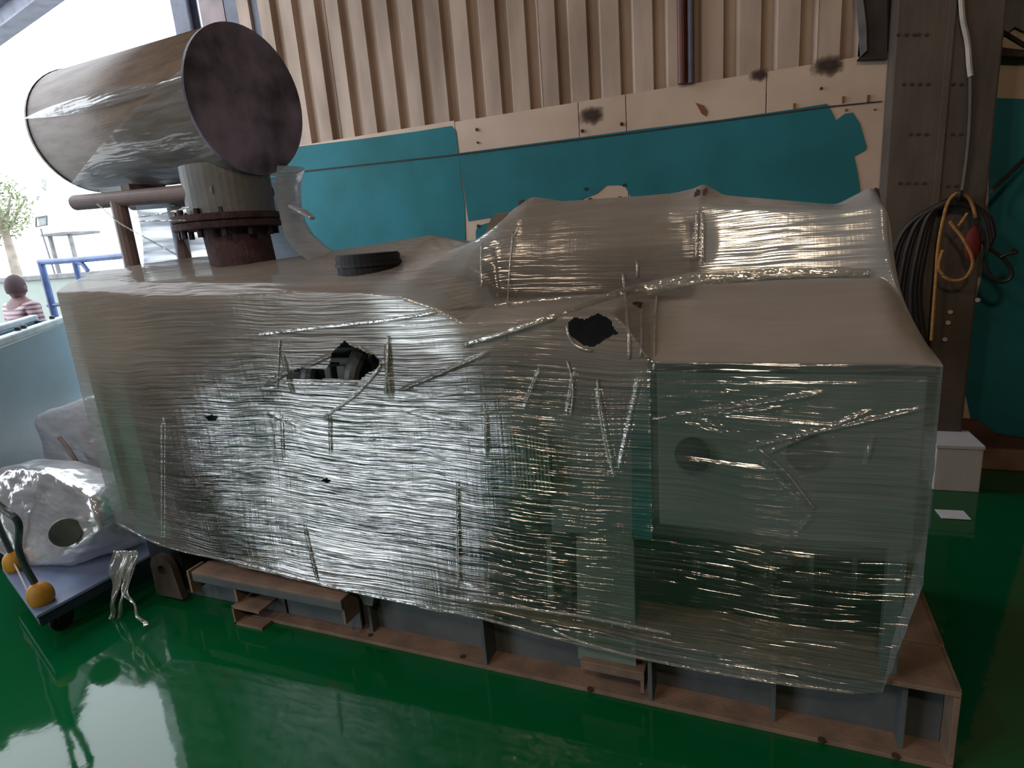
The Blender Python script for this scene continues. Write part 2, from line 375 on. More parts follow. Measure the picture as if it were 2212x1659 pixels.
# burn marks on the band are soft: small stuff with the soot finish
m_, nt, b = nmat('burn_mark')
tc = nt.nodes.new('ShaderNodeTexCoord'); gr = nt.nodes.new('ShaderNodeTexNoise'); gr.inputs['Scale'].default_value = 14; nt.links.new(tc.outputs['Object'], gr.inputs['Vector'])
ln = nt.nodes.new('ShaderNodeVectorMath'); ln.operation = 'LENGTH'
ms = nt.nodes.new('ShaderNodeVectorMath'); ms.operation = 'MULTIPLY'; ms.inputs[1].default_value = (7.5, 0, 11); nt.links.new(tc.outputs['Object'], ms.inputs[0]); nt.links.new(ms.outputs[0], ln.inputs[0])
ma = nt.nodes.new('ShaderNodeMath'); ma.operation = 'MULTIPLY_ADD'; ma.inputs[1].default_value = .9; nt.links.new(gr.outputs[0], ma.inputs[0]); nt.links.new(ln.outputs['Value'], ma.inputs[2])
mr = nt.nodes.new('ShaderNodeMapRange'); mr.inputs[1].default_value = .55; mr.inputs[2].default_value = 1.35; mr.inputs[3].default_value = .9; mr.inputs[4].default_value = 0
nt.links.new(ma.outputs[0], mr.inputs[0]); nt.links.new(mr.outputs[0], b.inputs['Alpha']); b.inputs['Base Color'].default_value = (.06, .035, .025, 1); b.inputs['Roughness'].default_value = .9
M['burn'] = m_
for hx, hy, s in [(1278, 250, .8), (1640, 162, .5), (1790, 142, .8)]:
    p = at(hx, hy, Y=WY-.058)
    bm = bmesh.new(); bx(bm, (0, 0, 0), (.3, .002, .2)); me = done(bm)
    o = link('burn_mark', me, M['burn']); o.location = Vector((p.x, WY-.054, p.z))-wall.location; o.parent = wall; o.scale = (s, 1, s)
# base strip and brown channel at the foot of the wall
o = link('baseboard_back', span((-3.7, WY-.16, 0), (6.0, WY-.055, .13), .01), M['base']); tag(o, kind='structure')
# conduit and dark pipe over the corrugated sheets
def vert(px, y0, y1, Y):
    a = at(px, y0, Y=Y); b_ = at(px, y1, Y=Y); return a, b_
for px, r, m_, lab in [(1474, .030, 'redbrown', 'dark red downpipe on the corrugated wall'), (1492, .020, 'postblue', 'thin grey conduit beside the dark red downpipe')]:
    a = at(px, 180 if px < 1490 else 178, Y=WY-.09)
    o = link('wall_pipe', cyl((a.x, WY-.075, a.z), (a.x, WY-.075, 4.9), r, n=14), M[m_]); tag(o, lab, 'pipe')
# left end of the wall: posts of the doorway
r_ = [(500, 572, 'postblue', .12, 'broad blue grey steel post at the end of the corrugated wall'), (446, 498, 'leg', .10, 'beige door post left of the broad blue grey post'), (386, 418, 'postblue', .10, 'narrow dark doorway post against the sky')]
for a_, b_, m_, th, lab in r_:
    xa = at(a_, 30, Y=WY+.05).x; xb = at(b_, 30, Y=WY+.05).x
    bm = bmesh.new(); bx(bm, ((xa+xb)/2, WY+.05, 2.5), ((xb-xa)*.16, .12, 5)); bx(bm, ((xa+xb)/2, WY-.01, 2.5), (xb-xa, .012, 5)); bx(bm, ((xa+xb)/2, WY+.11, 2.5), (xb-xa, .012, 5))
    bx(bm, ((xa+xb)/2, WY+.05, .01), (xb-xa-.01, .12, .02))
    o = link('steel_post', done(bm), M[m_]); tag(o, lab, 'post')
# eave beam across the upper left corner
p = at(0, 58, Z=4.2); q = at(76, 0, Z=4.2); d = (q-p).normalized()
a = p-d*2.2; b_ = q+d*6
nrm = Vector((-d.y, d.x, 0)).normalized()
if nrm.dot(p) < 0: nrm = -nrm
bm = bmesh.new()
for off, hh, wd in ((.09, .02, .18), (.09, .02, .18)):
    pass
def slab(bm, a, b, off, wd, z, h):
    c0 = (a+b)/2+nrm*off; L_ = (b-a).length
    bx(bm, (c0.x, c0.y, z), (L_, wd, h), math.atan2(d.y, d.x))
slab(bm, a, b_, .10, .20, 4.21, .02); slab(bm, a, b_, .10, .012, 4.33, .24); slab(bm, a, b_, .10, .20, 4.45, .02)
o = link('eave_beam', done(bm), M['postblue']); tag(o, 'dark steel eave beam crossing the upper left corner above the doorway', 'beam')

# perforated column, right
xa = at(1912, 400, Y=4.05).x; xb = at(2136, 400, Y=4.05).x; xm = at(2026, 400, Y=4.05).x
colm = empty('steel_column', ((xa+xb)/2, 4.1, 0), 'tall dirty brown steel column with rows of small holes', 'column')
link('channel', span((xa, 4.05, .05), (xm-.012, 4.25, 4.98), .01), M['column'], colm)
link('channel', span((xm+.006, 4.06, .05), (xb, 4.25, 4.98), .01), M['column'], colm)
link('cover_strip', span((xm-.02, 4.045, .05), (xm+.012, 4.06, 4.98), .002), M['column'], colm)
link('foot_plate', span((xa-.05, 4.0, 0), (xb+.05, 4.28, .05), .004), M['column'], colm)
bm = bmesh.new()
for ry, a_, b_ in [(75, 1940, 1978), (75, 1984, 2002), (182, 1952, 2008), (290, 1966, 2008), (396, 1944, 2000), (182, 2042, 2078), (290, 2040, 2078), (402, 2030, 2075), (75, 2036, 2070), (1, 0, 0)]:
    if not a_: continue
    for px in np.arange(a_, b_, 17.5):
        p = at(px, ry, Y=4.045 if px < 2020 else 4.055); cyl_into(bm, (p.x, p.y-.003, p.z), (p.x, p.y+.004, p.z), .008, n=8)
link('perforation', done(bm), M['soot'], colm)['kind'] = 'stuff'
for px, py in [(2053, 674), (2048, 697), (2041, 733), (2112, 648), (2127, 530)]:
    p = at(px, py, Y=4.05); link('paint_spot', cyl((p.x, 4.046, p.z), (p.x, 4.052, p.z), .012, n=10), M['cablewhite'], colm)
# side flange right of the column (rusty edge of the wall opening)
o = link('wall_bracket', pprism([(2040, 900), (2110, 905), (2150, 935), (2212, 945), (2260, 948), (2260, 985), (2040, 985)], 4.27, .05), M['brownpaint']); tag(o, 'brown rusty steel rail low on the wall beside the column', 'rail')
# dark gap + pale strip left of the column
o = link('trim_1', pprism([(1858, -40), (1913, -40), (1913, 131), (1850, 133), (1862, 115), (1872, 112)], WY-.06, .05), M['soot']); tag(o, kind='structure')
o = link('trim_2', pprism([(1843, -40), (1858, -40), (1870, 60), (1871, 112), (1858, 124), (1853, 60)], WY-.10, .03), M['outcap']); tag(o, kind='structure')
# behind the column, upper right
o = link('trim_3', pprism([(2132, 108), (2260, 122), (2260, 132), (2132, 127)], WY-.06, .08), M['soot']); tag(o, kind='structure')
o = link('trim_4', pprism([(2132, -40), (2260, -40), (2260, 95), (2190, 60), (2132, 106)], WY-.055, .02), M['outcap']); tag(o, kind='structure')
o = link('brace_bar', tube([at(2140, 412, Y=4.0), at(2160, 395, Y=4.1), at(2260, 300, Y=4.2)], .012, 8), M['hose']); tag(o, 'thin dark bar slanting up across the teal wall at the right edge', 'bar')
o = link('brace_bar', tube([at(2150, 60, Y=4.15), at(2240, 115, Y=4.2)], .012, 8), M['hose']); tag(o, 'short dark bar slanting down in the upper right corner', 'bar')
# cable, rope, hoses on the column
P = [(2075, -30), (2080, 40), (2090, 90), (2094, 140), (2097, 165)]
o = link('cable', tube([at(x, y, Y=4.02) for x, y in P], .013, 8), M['cablewhite']); tag(o, 'thick white cable hanging down the upper part of the column', 'cable')
o = link('cable', tube([at(x, y, Y=4.025) for x, y in [(2097, 165), (2096, 250), (2090, 330), (2080, 405), (2074, 425)]], .010, 8), M['column']); tag(o, 'grey brown lower cable hanging under the white cable', 'cable')
rope = empty('rope', at(2010, 700, Y=3.93), 'orange rope looped over a hook on the column', 'rope')
P = [(2012, 735), (2016, 680), (2022, 600), (2025, 550), (2032, 500), (2045, 445), (2058, 424), (2072, 418), (2092, 428), (2103, 450), (2107, 470)]
link('rope_strand', tube([at(x, y, Y=3.93) for x, y in P], .0085, 8), M['rope'], rope)
P = [(2036, 540), (2030, 560), (2030, 580), (2038, 590), (2036, 596), (2060, 606), (2085, 600), (2100, 575), (2098, 550), (2080, 515), (2062, 492), (2052, 478), (2070, 485), (2088, 462)]
link('rope_strand', tube([at(x, y, Y=3.915) for x, y in P[4:12]], .0085, 8), M['rope'], rope)
link('rope_strand', tube([at(x, y, Y=3.915) for x, y in [(2037, 540), (2031, 558), (2028, 578), (2036, 592)]], .0085, 8), M['rope'], rope)
link('rope_strand', tube([at(x, y, Y=3.915) for x, y in [(2070, 488), (2080, 475), (2090, 460)]], .007, 8), M['rope'], rope)
hook = empty('hook', at(2075, 425, Y=3.98), 'small dark hook on the column holding the rope', 'hook')
link('shank', tube([at(2075, 428, Y=4.05), at(2075, 430, Y=3.96), at(2075, 424, Y=3.90), at(2075, 412, Y=3.89)], .012, 8), M['hose'], hook)
hs = empty('hose_coil', at(2060, 640, Y=3.97), 'bundle of dark hoses and leads hanging over the column', 'hose')
for k in range(9):
    f = k/8; dx = 10*f*k*.6
    P = [(1985-14*k+20, 800-14*k), (1985-9*k, 640), (1992-8*k+8, 530), (2020-5*k, 455+k*2), (2062, 432+k), (2105+k*3, 448+2*k), (2128+k*2, 500), (2132+k*1.5, 545-k*4)]
    link('hose_loop', tube([at(x, y, Y=3.99-.006*(k % 3)) for x, y in P], .017, 8), M['hose'], hs)
o = link('dark_lead', tube([at(x, y, Y=3.98) for x, y in [(2120, 520), (2150, 545), (2170, 560), (2185, 585), (2180, 603), (2160, 608), (2135, 590), (2126, 565)]], .011, 8), M['hose']); tag(o, 'dark lead with a hooked end hanging right of the rope on the teal wall', 'lead')
o = link('dark_lead', tube([at(x, y, Y=3.97) for x, y in [(2160, 556), (2178, 548), (2196, 545), (2188, 538)]], .009, 8), M['hose']); tag(o, 'short knotted lead end beside the hooked lead', 'lead')
p = at(2100, 530, Y=3.95)
bm = bmesh.new(); bmesh.ops.create_icosphere(bm, subdivisions=3, radius=.05)
for v in bm.verts: v.co = Vector((v.co.x*.7, v.co.y*.35, v.co.z*1.9*(1+.2*math.sin(9*v.co.x+5*v.co.z))))+p
o = link('red_bundle', done(bm), M['redcloth'], smooth=True); tag(o, 'dark red rag hanging among the hoses behind the rope', 'rag')
# foam box and paper on the floor
bb = empty('foam_box', (1.0, 3.95, 0), 'white box on the floor behind the machine', 'box')
bm = bmesh.new(); bx(bm, (1.0, 3.95, .125), (.22, .26, .25), .05, .006); link('body', done(bm), M['white'], bb)
bm = bmesh.new(); bx(bm, (1.0, 3.95, .262), (.23, .27, .022), .05, .004); link('lid', done(bm), M['white'], bb)
o = link('paper_sheet', box((.92, 3.5, .004), (.13, .10, .004), .1, .001), M['paper']); tag(o, 'small white sheet of paper on the green floor', 'paper')

# ------------------------------------------------------------------ outside
ow = bpy.data.objects.new('wall_outside', None); C.objects.link(ow); ow.location = (-10, 6, 0); tag(ow, kind='structure')
link('masonry', span((-15, 6, -.02), (-4.6, 6.2, 1.45), .01), M['outwall'], ow)
link('coping', span((-15, 5.95, 1.45), (-4.6, 6.25, 1.52), .01), M['outcap'], ow)
# floodlight above the wall
fl = empty('floodlight', at(90, 520, Y=6.1), 'small square floodlight on a post above the outer wall', 'floodlight')
P4 = [at(x, y, Y=6.1) for x, y in [(78, 470), (101, 466), (101, 485), (78, 490)]]
for a, b_ in zip(P4, P4[1:]+P4[:1]): link('frame_bar', tube([a, b_], .012, 6), M['frost'], fl)
cc = sum((Vector(p) for p in P4), Vector())/4
link('glass', span((cc.x-.09, 6.11, cc.z-.07), (cc.x+.09, 6.13, cc.z+.07), .003), M['outwall'], fl)
link('post', tube([at(88, 494, Y=6.1), (cc.x, 6.1, 1.5)], .012, 6), M['frost'], fl)
aw = empty('awning', (at(120, 510, Y=8).x, 8, 0), 'faint pale awning roof on posts beyond the outer wall', 'awning')
a = at(98, 506, Y=8); b_ = at(152, 506, Y=8)
link('roof_slab', span((a.x, 7.9, a.z-.05), (b_.x, 8.6, a.z), .005), M['outcap'], aw)
link('post', span((a.x+.04, 8, -.02), (a.x+.1, 8.06, a.z-.05), .005), M['outcap'], aw)
link('post', span((b_.x-.1, 8, -.02), (b_.x-.04, 8.06, a.z-.05), .005), M['outcap'], aw)
# tree
tp = at(-5, 450, Y=9); tr = empty('tree', (tp.x, 9, -.02), 'pale leafy tree beyond the outer wall at the left edge', 'tree')
link('trunk', tube([(tp.x, 9, -.02), (tp.x+.05, 9, 1.2), (tp.x-.05, 9.05, tp.z)], .12, 8, rs=[.16, .12, .06]), M['bark'], tr)
for a in range(5):
    an = a*1.3; link('branch', tube([(tp.x, 9, tp.z-.6), (tp.x+.35*math.cos(an), 9+.35*math.sin(an), tp.z-.1), (tp.x+.6*math.cos(an), 9+.6*math.sin(an), tp.z+.25)], .03, 6, rs=[.05, .03, .012]), M['bark'], tr)
bm = bmesh.new()
for k in range(1500):
    v = Vector((random.gauss(0, 1), random.gauss(0, 1), random.gauss(0, 1))).normalized()*random.uniform(.25, 1)**.5
    c_ = Vector((tp.x-.05+v.x*.72, 9+v.y*.7, tp.z-.0+v.z*.72+(.12*math.sin(5*v.x))))
    u = Vector((random.gauss(0, 1), random.gauss(0, 1), random.gauss(0, .6))).normalized()*random.uniform(.04, .08)
    w_ = u.cross(Vector((random.random(), random.random(), random.random()))).normalized()*.022
    q_ = [bm.verts.new(c_-u), bm.verts.new(c_+w_), bm.verts.new(c_+u), bm.verts.new(c_-w_)]
    bm.faces.new(q_)
link('foliage', done(bm), M['leaf'], tr)['kind'] = 'stuff'

# blue pipe frame
gt = empty('gate_frame', (-6.2, 4, -.02), 'blue tubular steel gate frame standing outside', 'gate')
T = lambda x, y: at(x, y, Y=4.0)
a, b_, c_ = T(88, 566), T(160, 562), T(262, 553)
link('post', tube([(a.x, 4, -.02), (a.x, 4, a.z)], .034, 10), M['frameblue'], gt)
link('post', tube([(b_.x, 4, -.02), (b_.x, 4, b_.z)], .026, 10), M['frameblue'], gt)
link('post', tube([(c_.x+.1, 4, -.02), (c_.x+.1, 4, c_.z)], .03, 10), M['frameblue'], gt)
link('rail', tube([(a.x-.02, 4, a.z), b_, (c_.x+.12, 4, c_.z)], .03, 10), M['frameblue'], gt)
link('gusset', tube([b_+Vector((.02, 0, -.02)), T(178, 570), T(190, 585)], .022, 8), M['frameblue'], gt)
link('rail', tube([T(104, 660), T(262, 645)], .02, 8), M['frameblue'], gt)

# blue tank
tk = empty('steel_tank', (-4.9, 2.6, 0), 'large blue steel tank with a pale rim left of the wrapped machine', 'tank')
ang = math.radians(135)
dirv = Vector((math.cos(ang), math.sin(ang), 0)); nin = Vector((-.7071, -.7071, 0))
c0 = Vector((-4.9, 2.77, 0)); Lk = 2.6; Th = .38
def tbox(off, inn, z0, z1, L_, T_, bev=.01):
    c = c0+dirv*off+nin*inn; bm = bmesh.new(); bx(bm, (c.x, c.y, (z0+z1)/2), (L_, T_, z1-z0), ang, bev); return done(bm)
link('front_wall', tbox(0, .02, .06, 1.16, Lk, .04), M['blueT'], tk)
link('rear_wall', tbox(0, Th, .06, 1.16, Lk, .04), M['blueT'], tk)
for s in (-1, 1): link('end_wall', tbox(s*(Lk/2-.02), Th/2, .06, 1.16, .04, Th-.04), M['blueT'], tk)
link('base_frame', tbox(0, Th/2, 0, .06, Lk+.04, Th+.06), M['deckside'], tk)
link('rim', tbox(0, .02, 1.16, 1.21, Lk+.06, .07), M['rim'], tk)
link('rim', tbox(0, Th, 1.16, 1.21, Lk+.06, .07), M['rim'], tk)
for k in (-.5, -.38, .3): link('clip', tbox(k+.2, .03, 1.21, 1.235, .03, .03, .003), M['hose'], tk)

# ------------------------------------------------------------------ person behind the tank
px_ = -6.75; py_ = 3.72
man = empty('person', (px_, py_, -.02), 'person in a pink striped shirt seen from behind beyond the blue tank', 'person')
def skinned(name, verts, edges, rad, m_, root, lev=2):
    me = bpy.data.meshes.new(name); me.from_pydata([Vector(v) for v in verts], edges, []); me.update()
    o = bpy.data.objects.new(name, me); C.objects.link(o)
    s = o.modifiers.new('skin', 'SKIN'); sv = me.skin_vertices[0].data
    for i, r in enumerate(rad): sv[i].radius = (r, r) if isinstance(r, (int, float)) else r
    sv[0].use_root = True
    s.use_smooth_shade = True
    o.modifiers.new('sub', 'SUBSURF').levels = lev
    dg = bpy.context.evaluated_depsgraph_get(); me2 = bpy.data.meshes.new_from_object(o.evaluated_get(dg))
    bpy.data.objects.remove(o); me2.transform(Matrix.Translation(root.location)); me2.materials.clear()
    return link(name, me2, m_, root, smooth=True)
S = 1.56/1.72
def sv(*p): return tuple(c*S for c in p)
# body (one continuous figure, facing away to the left)
V = [sv(0, 0, .95), sv(0, 0, 1.12), sv(0, .0, 1.30), sv(0, 0, 1.44), sv(0, 0, 1.52), sv(.0, .02, 1.62),
     sv(.10, 0, .88), sv(.11, -.02, .48), sv(.11, .03, .08), sv(.11, -.13, .04),
     sv(-.10, 0, .88), sv(-.11, -.02, .48), sv(-.11, .03, .08), sv(-.11, -.13, .04),
     sv(.19, 0, 1.41), sv(.25, .0, 1.14), sv(.23, -.14, .93), sv(.22, -.20, .86),
     sv(-.19, 0, 1.41), sv(-.25, .0, 1.14), sv(-.23, -.14, .93), sv(-.22, -.20, .86)]
E_ = [(0, 1), (1, 2), (2, 3), (3, 4), (4, 5), (0, 6), (6, 7), (7, 8), (8, 9), (0, 10), (10, 11), (11, 12), (12, 13), (3, 14), (14, 15), (15, 16), (16, 17), (3, 18), (18, 19), (19, 20), (20, 21)]
Rr = [.13, .125, .145, .11, .055, .055, .085, .058, .042, .03, .085, .058, .042, .03, .058, .045, .033, .03, .058, .045, .033, .03]
bd = skinned('body', V, E_, [r*S for r in Rr], M['skin'], man)
# head with face
bm = bmesh.new(); bmesh.ops.create_icosphere(bm, subdivisions=4, radius=1)
for v in bm.verts:
    x, y, z = v.co
    jaw = 1-.22*max(0, -z)
    X_ = x*.078*jaw; Y_ = y*.098*(jaw if y < 0 else 1); Z_ = z*.120
    nose = math.exp(-((x/.16)**2+((z+.05)/.22)**2))*(1 if y < -.5 else 0); Y_ -= .022*nose
    brow = math.exp(-((z-.15)/.10)**2)*(1 if y < -.5 else 0)*math.exp(-(x/.6)**2); Y_ -= .005*brow
    for ex in (-.38, .38):
        Y_ += .012*math.exp(-(((x-ex)/.16)**2+((z-.02)/.12)**2))*(1 if y < -.4 else 0)
    Y_ -= .006*math.exp(-(((z+.42)/.07)**2+(x/.28)**2))*(1 if y < -.4 else 0)
    v.co = Vector((X_, Y_, Z_))
for s in (-1, 1):
    e = bmesh.ops.create_icosphere(bm, subdivisions=2, radius=1)['verts']
    for v in e: v.co = Vector((s*.078+v.co.x*.010, v.co.y*.022+.008, v.co.z*.034-.005))
Hd = Matrix.Translation((px_, py_, 1.445)) @ Matrix.Rotation(math.radians(-150), 4, 'Z')
bm.transform(Hd); link('head', done(bm), M['skin'], man, smooth=True)
bm = bmesh.new(); bmesh.ops.create_icosphere(bm, subdivisions=4, radius=1)
bmesh.ops.delete(bm, geom=[v for v in bm.verts if (v.co.y < -.35 and v.co.z < .45) or v.co.z < -.45], context='VERTS')
for v in bm.verts: v.co = Vector((v.co.x*.085, v.co.y*.106+.002, v.co.z*.128+.003))
bm.transform(Hd); link('hair', done(bm), M['hair'], man, smooth=True)
# shirt + trousers as clothing over the body
V = [sv(0, 0, .90), sv(0, 0, 1.12), sv(0, .0, 1.30), sv(0, 0, 1.43), sv(.19, 0, 1.415), sv(.245, 0, 1.20), sv(-.19, 0, 1.415), sv(-.245, 0, 1.20)]
skinned('shirt', V, [(0, 1), (1, 2), (2, 3), (3, 4), (4, 5), (3, 6), (6, 7)], [r*S for r in (.155, .15, .165, .125, .078, .068, .078, .068)], M['shirt'], man)
V = [sv(0, 0, .97), sv(.10, 0, .86), sv(.11, -.02, .48), sv(.11, .03, .10), sv(-.10, 0, .86), sv(-.11, -.02, .48), sv(-.11, .03, .10)]
skinned('trousers', V, [(0, 1), (1, 2), (2, 3), (0, 4), (4, 5), (5, 6)], [r*S for r in (.15, .10, .075, .06, .10, .075, .06)], M['trouser'], man)

# ------------------------------------------------------------------ flat trolley with two wrapped parcels
tz = .165
trl = empty('platform_trolley', (-3.2, 1.75, 0), 'blue flat platform trolley with yellow corner caps', 'trolley')
A_ = at(78, 1332, Z=tz); B_ = at(-40, 1165, Z=tz)      # front edge corners
fd = (B_-A_).normalized()
A_ = Vector((A_.x, A_.y, 0)); fd.z = 0; fd.normalize()
sd = Vector((0.03, 1, 0)).normalized()
W_, D_ = .70, .98
quad = [A_, A_+fd*W_, A_+fd*W_+sd*D_, A_+sd*D_]
def qprism(q, z0, z1, bev=0):
    bm = bmesh.new(); a = [bm.verts.new((p.x, p.y, z0)) for p in q]; b = [bm.verts.new((p.x, p.y, z1)) for p in q]
    bm.faces.new(a[::-1]); bm.faces.new(b)
    for i in range(4): j = (i+1) % 4; bm.faces.new((a[i], a[j], b[j], b[i]))
    if bev: bmesh.ops.bevel(bm, geom=list(bm.edges), offset=bev, segments=2, affect='EDGES')
    return done(bm)
ctr = sum(quad, Vector())/4
link('deck', qprism(quad, tz-.015, tz, .004), M['deck'], trl)
link('deck_frame', qprism([ctr+(p-ctr)*.985 for p in quad], tz-.06, tz-.016, .004), M['deckside'], trl)
for u, v in ((.14, .10), (.86, .10), (.14, .88), (.86, .88)):
    p = A_+fd*W_*u+sd*D_*v
    wh = link('wheel', cyl((p.x-.018, p.y, .052), (p.x+.018, p.y, .052), .052, n=24, bev=.006), M['black'], trl)
    link('hub', cyl((p.x-.021, p.y, .052), (p.x+.021, p.y, .052), .02, n=16), M['bolt'], trl, wh)
    bm = bmesh.new(); bx(bm, (p.x+.028, p.y, .078), (.004, .05, .06)); bx(bm, (p.x-.028, p.y, .078), (.004, .05, .06)); bx(bm, (p.x, p.y, .107), (.07, .08, .006)); link('caster_fork', done(bm), M['bolt'], trl)
h0 = A_+fd*.10+sd*.05; h1 = A_+fd*(W_-.10)+sd*.05
for h_ in (h0, h1):
    bm = bmesh.new(); bmesh.ops.create_uvsphere(bm, u_segments=20, v_segments=12, radius=1)
    for v in bm.verts: v.co = Vector((v.co.x*.055, v.co.y*.052, max(v.co.z, -.6)*.065))+Vector((h_.x, h_.y, tz+.035))
    link('corner_cap', done(bm), M['yellow'], trl, smooth=True)
pa = at(40, 1130, Y=h0.y-.06); 
link('handle', tube([(h0.x, h0.y, tz+.05), (h0.x-.02, h0.y-.02, tz+.25), pa, (pa.x-.05, pa.y-.01, pa.z+.06), (pa.x-.14, pa.y, pa.z+.11), (h1.x+.12, h1.y-.06, pa.z+.14), (h1.x+.03, h1.y-.04, pa.z+.02), (h1.x, h1.y-.02, tz+.25), (h1.x, h1.y, tz+.05)], .014, 10), M['tube'], trl)
link('cross_wire', tube([(h0.x-.04, h0.y-.02, tz+.04), (h1.x+.03, h1.y-.02, tz+.05)], .004, 6), M['cablewhite'], trl)

def blob(name, pts, m_, root, seed=3, amp=.018, sub=3):
    """convex hull of guide points, smoothed and crumpled like wrapped film"""
    bm = bmesh.new()
    for p in pts: bm.verts.new(p)
    bmesh.ops.convex_hull(bm, input=bm.verts)
    bmesh.ops.triangulate(bm, faces=bm.faces)
    for e in range(sub): bmesh.ops.subdivide_edges(bm, edges=bm.edges, cuts=1, use_grid_fill=True)
    for k in range(3): bmesh.ops.smooth_vert(bm, verts=bm.verts, factor=.5, use_axis_x=True, use_axis_y=True, use_axis_z=True)
    bm.normal_update()
    co = np.array([v.co for v in bm.verts]); n = fbm(co[:, 0]*9+co[:, 1]*5, co[:, 2]*22+co[:, 0]*4, seed, 4)
    zmin = min(p[2] for p in pts)
    for v, k in zip(bm.verts, n):
        v.co += v.normal*float(k)*amp*2
        v.co.z = max(v.co.z, zmin)
    return link(name, done(bm), m_, root, smooth=True)
pc = empty('wrapped_parcel', (-3.2, 1.65, tz), 'rounded parcel in clear film with a round dark disc on the trolley', 'parcel')
Q = lambda x, y, Y: tuple(at(x, y, Y=Y))
zb = tz+.003
pts = [Q(-60, 1030, 1.72), Q(20, 1002, 1.75), Q(90, 1012, 1.75), Q(180, 1052, 1.72), Q(222, 1090, 1.68), Q(236, 1150, 1.66)]
pts += [(p[0]+.0, 1.93, p[2]-.03) for p in pts if p[0] < -2.95]
pts += [tuple(at(236, 1195, Z=zb)), tuple(at(150, 1228, Z=zb)), tuple(at(75, 1234, Z=zb)), tuple(at(0, 1205, Z=zb)), (-3.62, 1.93, zb), (-2.95, 1.93, zb), Q(236, 1150, 1.70), Q(10, 1150, 1.62)]
pts = [(min(p[0], -2.885), p[1], p[2]) for p in pts]
blob('film', pts, M['filmbag'], pc)
dc = at(142, 1150, Y=1.60)
dn_ = (Vector(EYE)-dc).normalized(); dn_.z *= .4; dn_.normalize()
link('end_disc', cyl(dc+dn_*.012, dc-dn_*.03, .066, n=32, bev=.004), M['greydisc'], pc)
link('contents', span((-3.42, 1.78, zb+.04), (-3.12, 1.93, .40), .04), M['pale'], pc)
p2 = empty('wrapped_parcel', (-3.35, 2.15, tz), 'taller film wrapped parcel leaning behind the rounded one', 'parcel')
pts = [Q(62, 905, 2.05), Q(80, 893, 2.05), Q(150, 872, 2.05), (-2.92, 2.05, 1.03), Q(50, 1000, 2.05)]
pts += [(p[0], p[1]+.22, p[2]) for p in pts]+[(-2.9, 2.05, zb), (-2.9, 2.27, zb), (-3.62, 2.05, zb), (-3.62, 2.27, zb)]
pts = [(max(p[0], -3.95), p[1], p[2]) for p in pts]
blob('film', pts, M['filmbag'], p2, 9, .016)
link('contents', span((-3.6, 2.1, zb+.02), (-3.1, 2.22, .72), .03), M['brownpaint'], p2)
link('strap', tube([Q(128, 945, 2.0), Q(158, 985, 1.99), Q(182, 1035, 1.98)], .012, 8), M['leg'], p2)
# loose film tails below the parcel
tl = empty('film_tail', at(270, 1240, Y=1.62), 'loose torn film tails hanging off the trolley edge onto the floor', 'film')
def ribbon(px, Y, w0, w1, root, name='film_strip', m_=M['filmtail']):
    P = smooth_path([at(x, y, Y=Y if not isinstance(Y, (list, tuple)) else Y[i]) for i, (x, y) in enumerate(px)], 6)
    bm = bmesh.new(); prev = None
    for i, p in enumerate(P):
        t = i/(len(P)-1); w_ = w0*(1-t)+w1*t; s = Vector((math.cos(.6*math.sin(5*t)), .35*math.sin(7*t), 0)); wob = .006*math.sin(17*t)
        a = [bm.verts.new(p+s*w_*k+Vector((0, .008*math.sin(3*k+6*t)+wob, 0))) for k in (-1, -.5, 0, .5, 1)]
        if prev:
            for k in range(4): bm.faces.new((prev[k], prev[k+1], a[k+1], a[k]))
        prev = a
    me = done(bm); o = link(name, me, m_, root, smooth=True)
    sm = o.modifiers.new('thick', 'SOLIDIFY'); sm.thickness = .0012
    return o
ribbon([(262, 1190), (255, 1240), (243, 1300), (237, 1345)], [1.62, 1.60, 1.57, 1.55], .05, .015, tl)
ribbon([(285, 1190), (275, 1240), (262, 1300), (250, 1352)], [1.62, 1.60, 1.57, 1.56], .035, .006, tl)
ribbon([(290, 1200), (275, 1270), (290, 1310), (303, 1338), (318, 1350)], [1.62, 1.60, 1.57, 1.55, 1.55], .02, .012, tl, m_=M['filmfold'])

# ------------------------------------------------------------------ generating set
YF = 1.73
gen = empty('generator_set', (-1.2, 2.25, 0), 'huge generating set on a steel skid, wrapped in stretch film, silencer on top', 'machine')
G = lambda name, me, m_, parent=None, smooth=False: link(name, me, M[m_] if isinstance(m_, str) else m_, gen, parent, smooth)
# skid: two I-beams, cross members, stiffeners, lugs
def ibeam(x0, x1, y, h=.27, w_=.2, t=.016):
    bm = bmesh.new(); xc = (x0+x1)/2
    bx(bm, (xc, y, t/2), (x1-x0, w_, t), 0, .002); bx(bm, (xc, y, h-t/2), (x1-x0, w_, t), 0, .002)
    return done(bm)
sk = G('side_beam', ibeam(-2.14, .525, 1.85), 'skid')
G('beam_web', span((-2.14, 1.842, .016), (.51, 1.858, .254), 0), 'web', sk)
sk2 = G('side_beam', ibeam(-2.75, .525, 2.65), 'skid')
G('beam_web', span((-2.75, 2.642, .016), (.51, 2.658, .254), 0), 'web', sk2)
G('end_plate', span((.512, 1.76, .0), (.528, 2.74, .27), .002), 'skid')
G('end_top_plate', span((.40, 1.96, .255), (.53, 2.54, .27), .002), 'skid')
for x_ in (-2.3, -1.3, -.3, .30):
    bm = bmesh.new(); bx(bm, (x_, 2.25, .13), (.012, .75, .2)); bx(bm, (x_, 2.25, .235), (.1, .75, .012)); G('cross_member', done(bm), 'web')
for px in (1047, 1405):
    x_ = at(px, 1400 if px < 1100 else 1480, Y=1.76).x; G('stiffener', span((x_-.007, 1.755, .016), (x_+.007, 1.842, .254), .001), 'web')
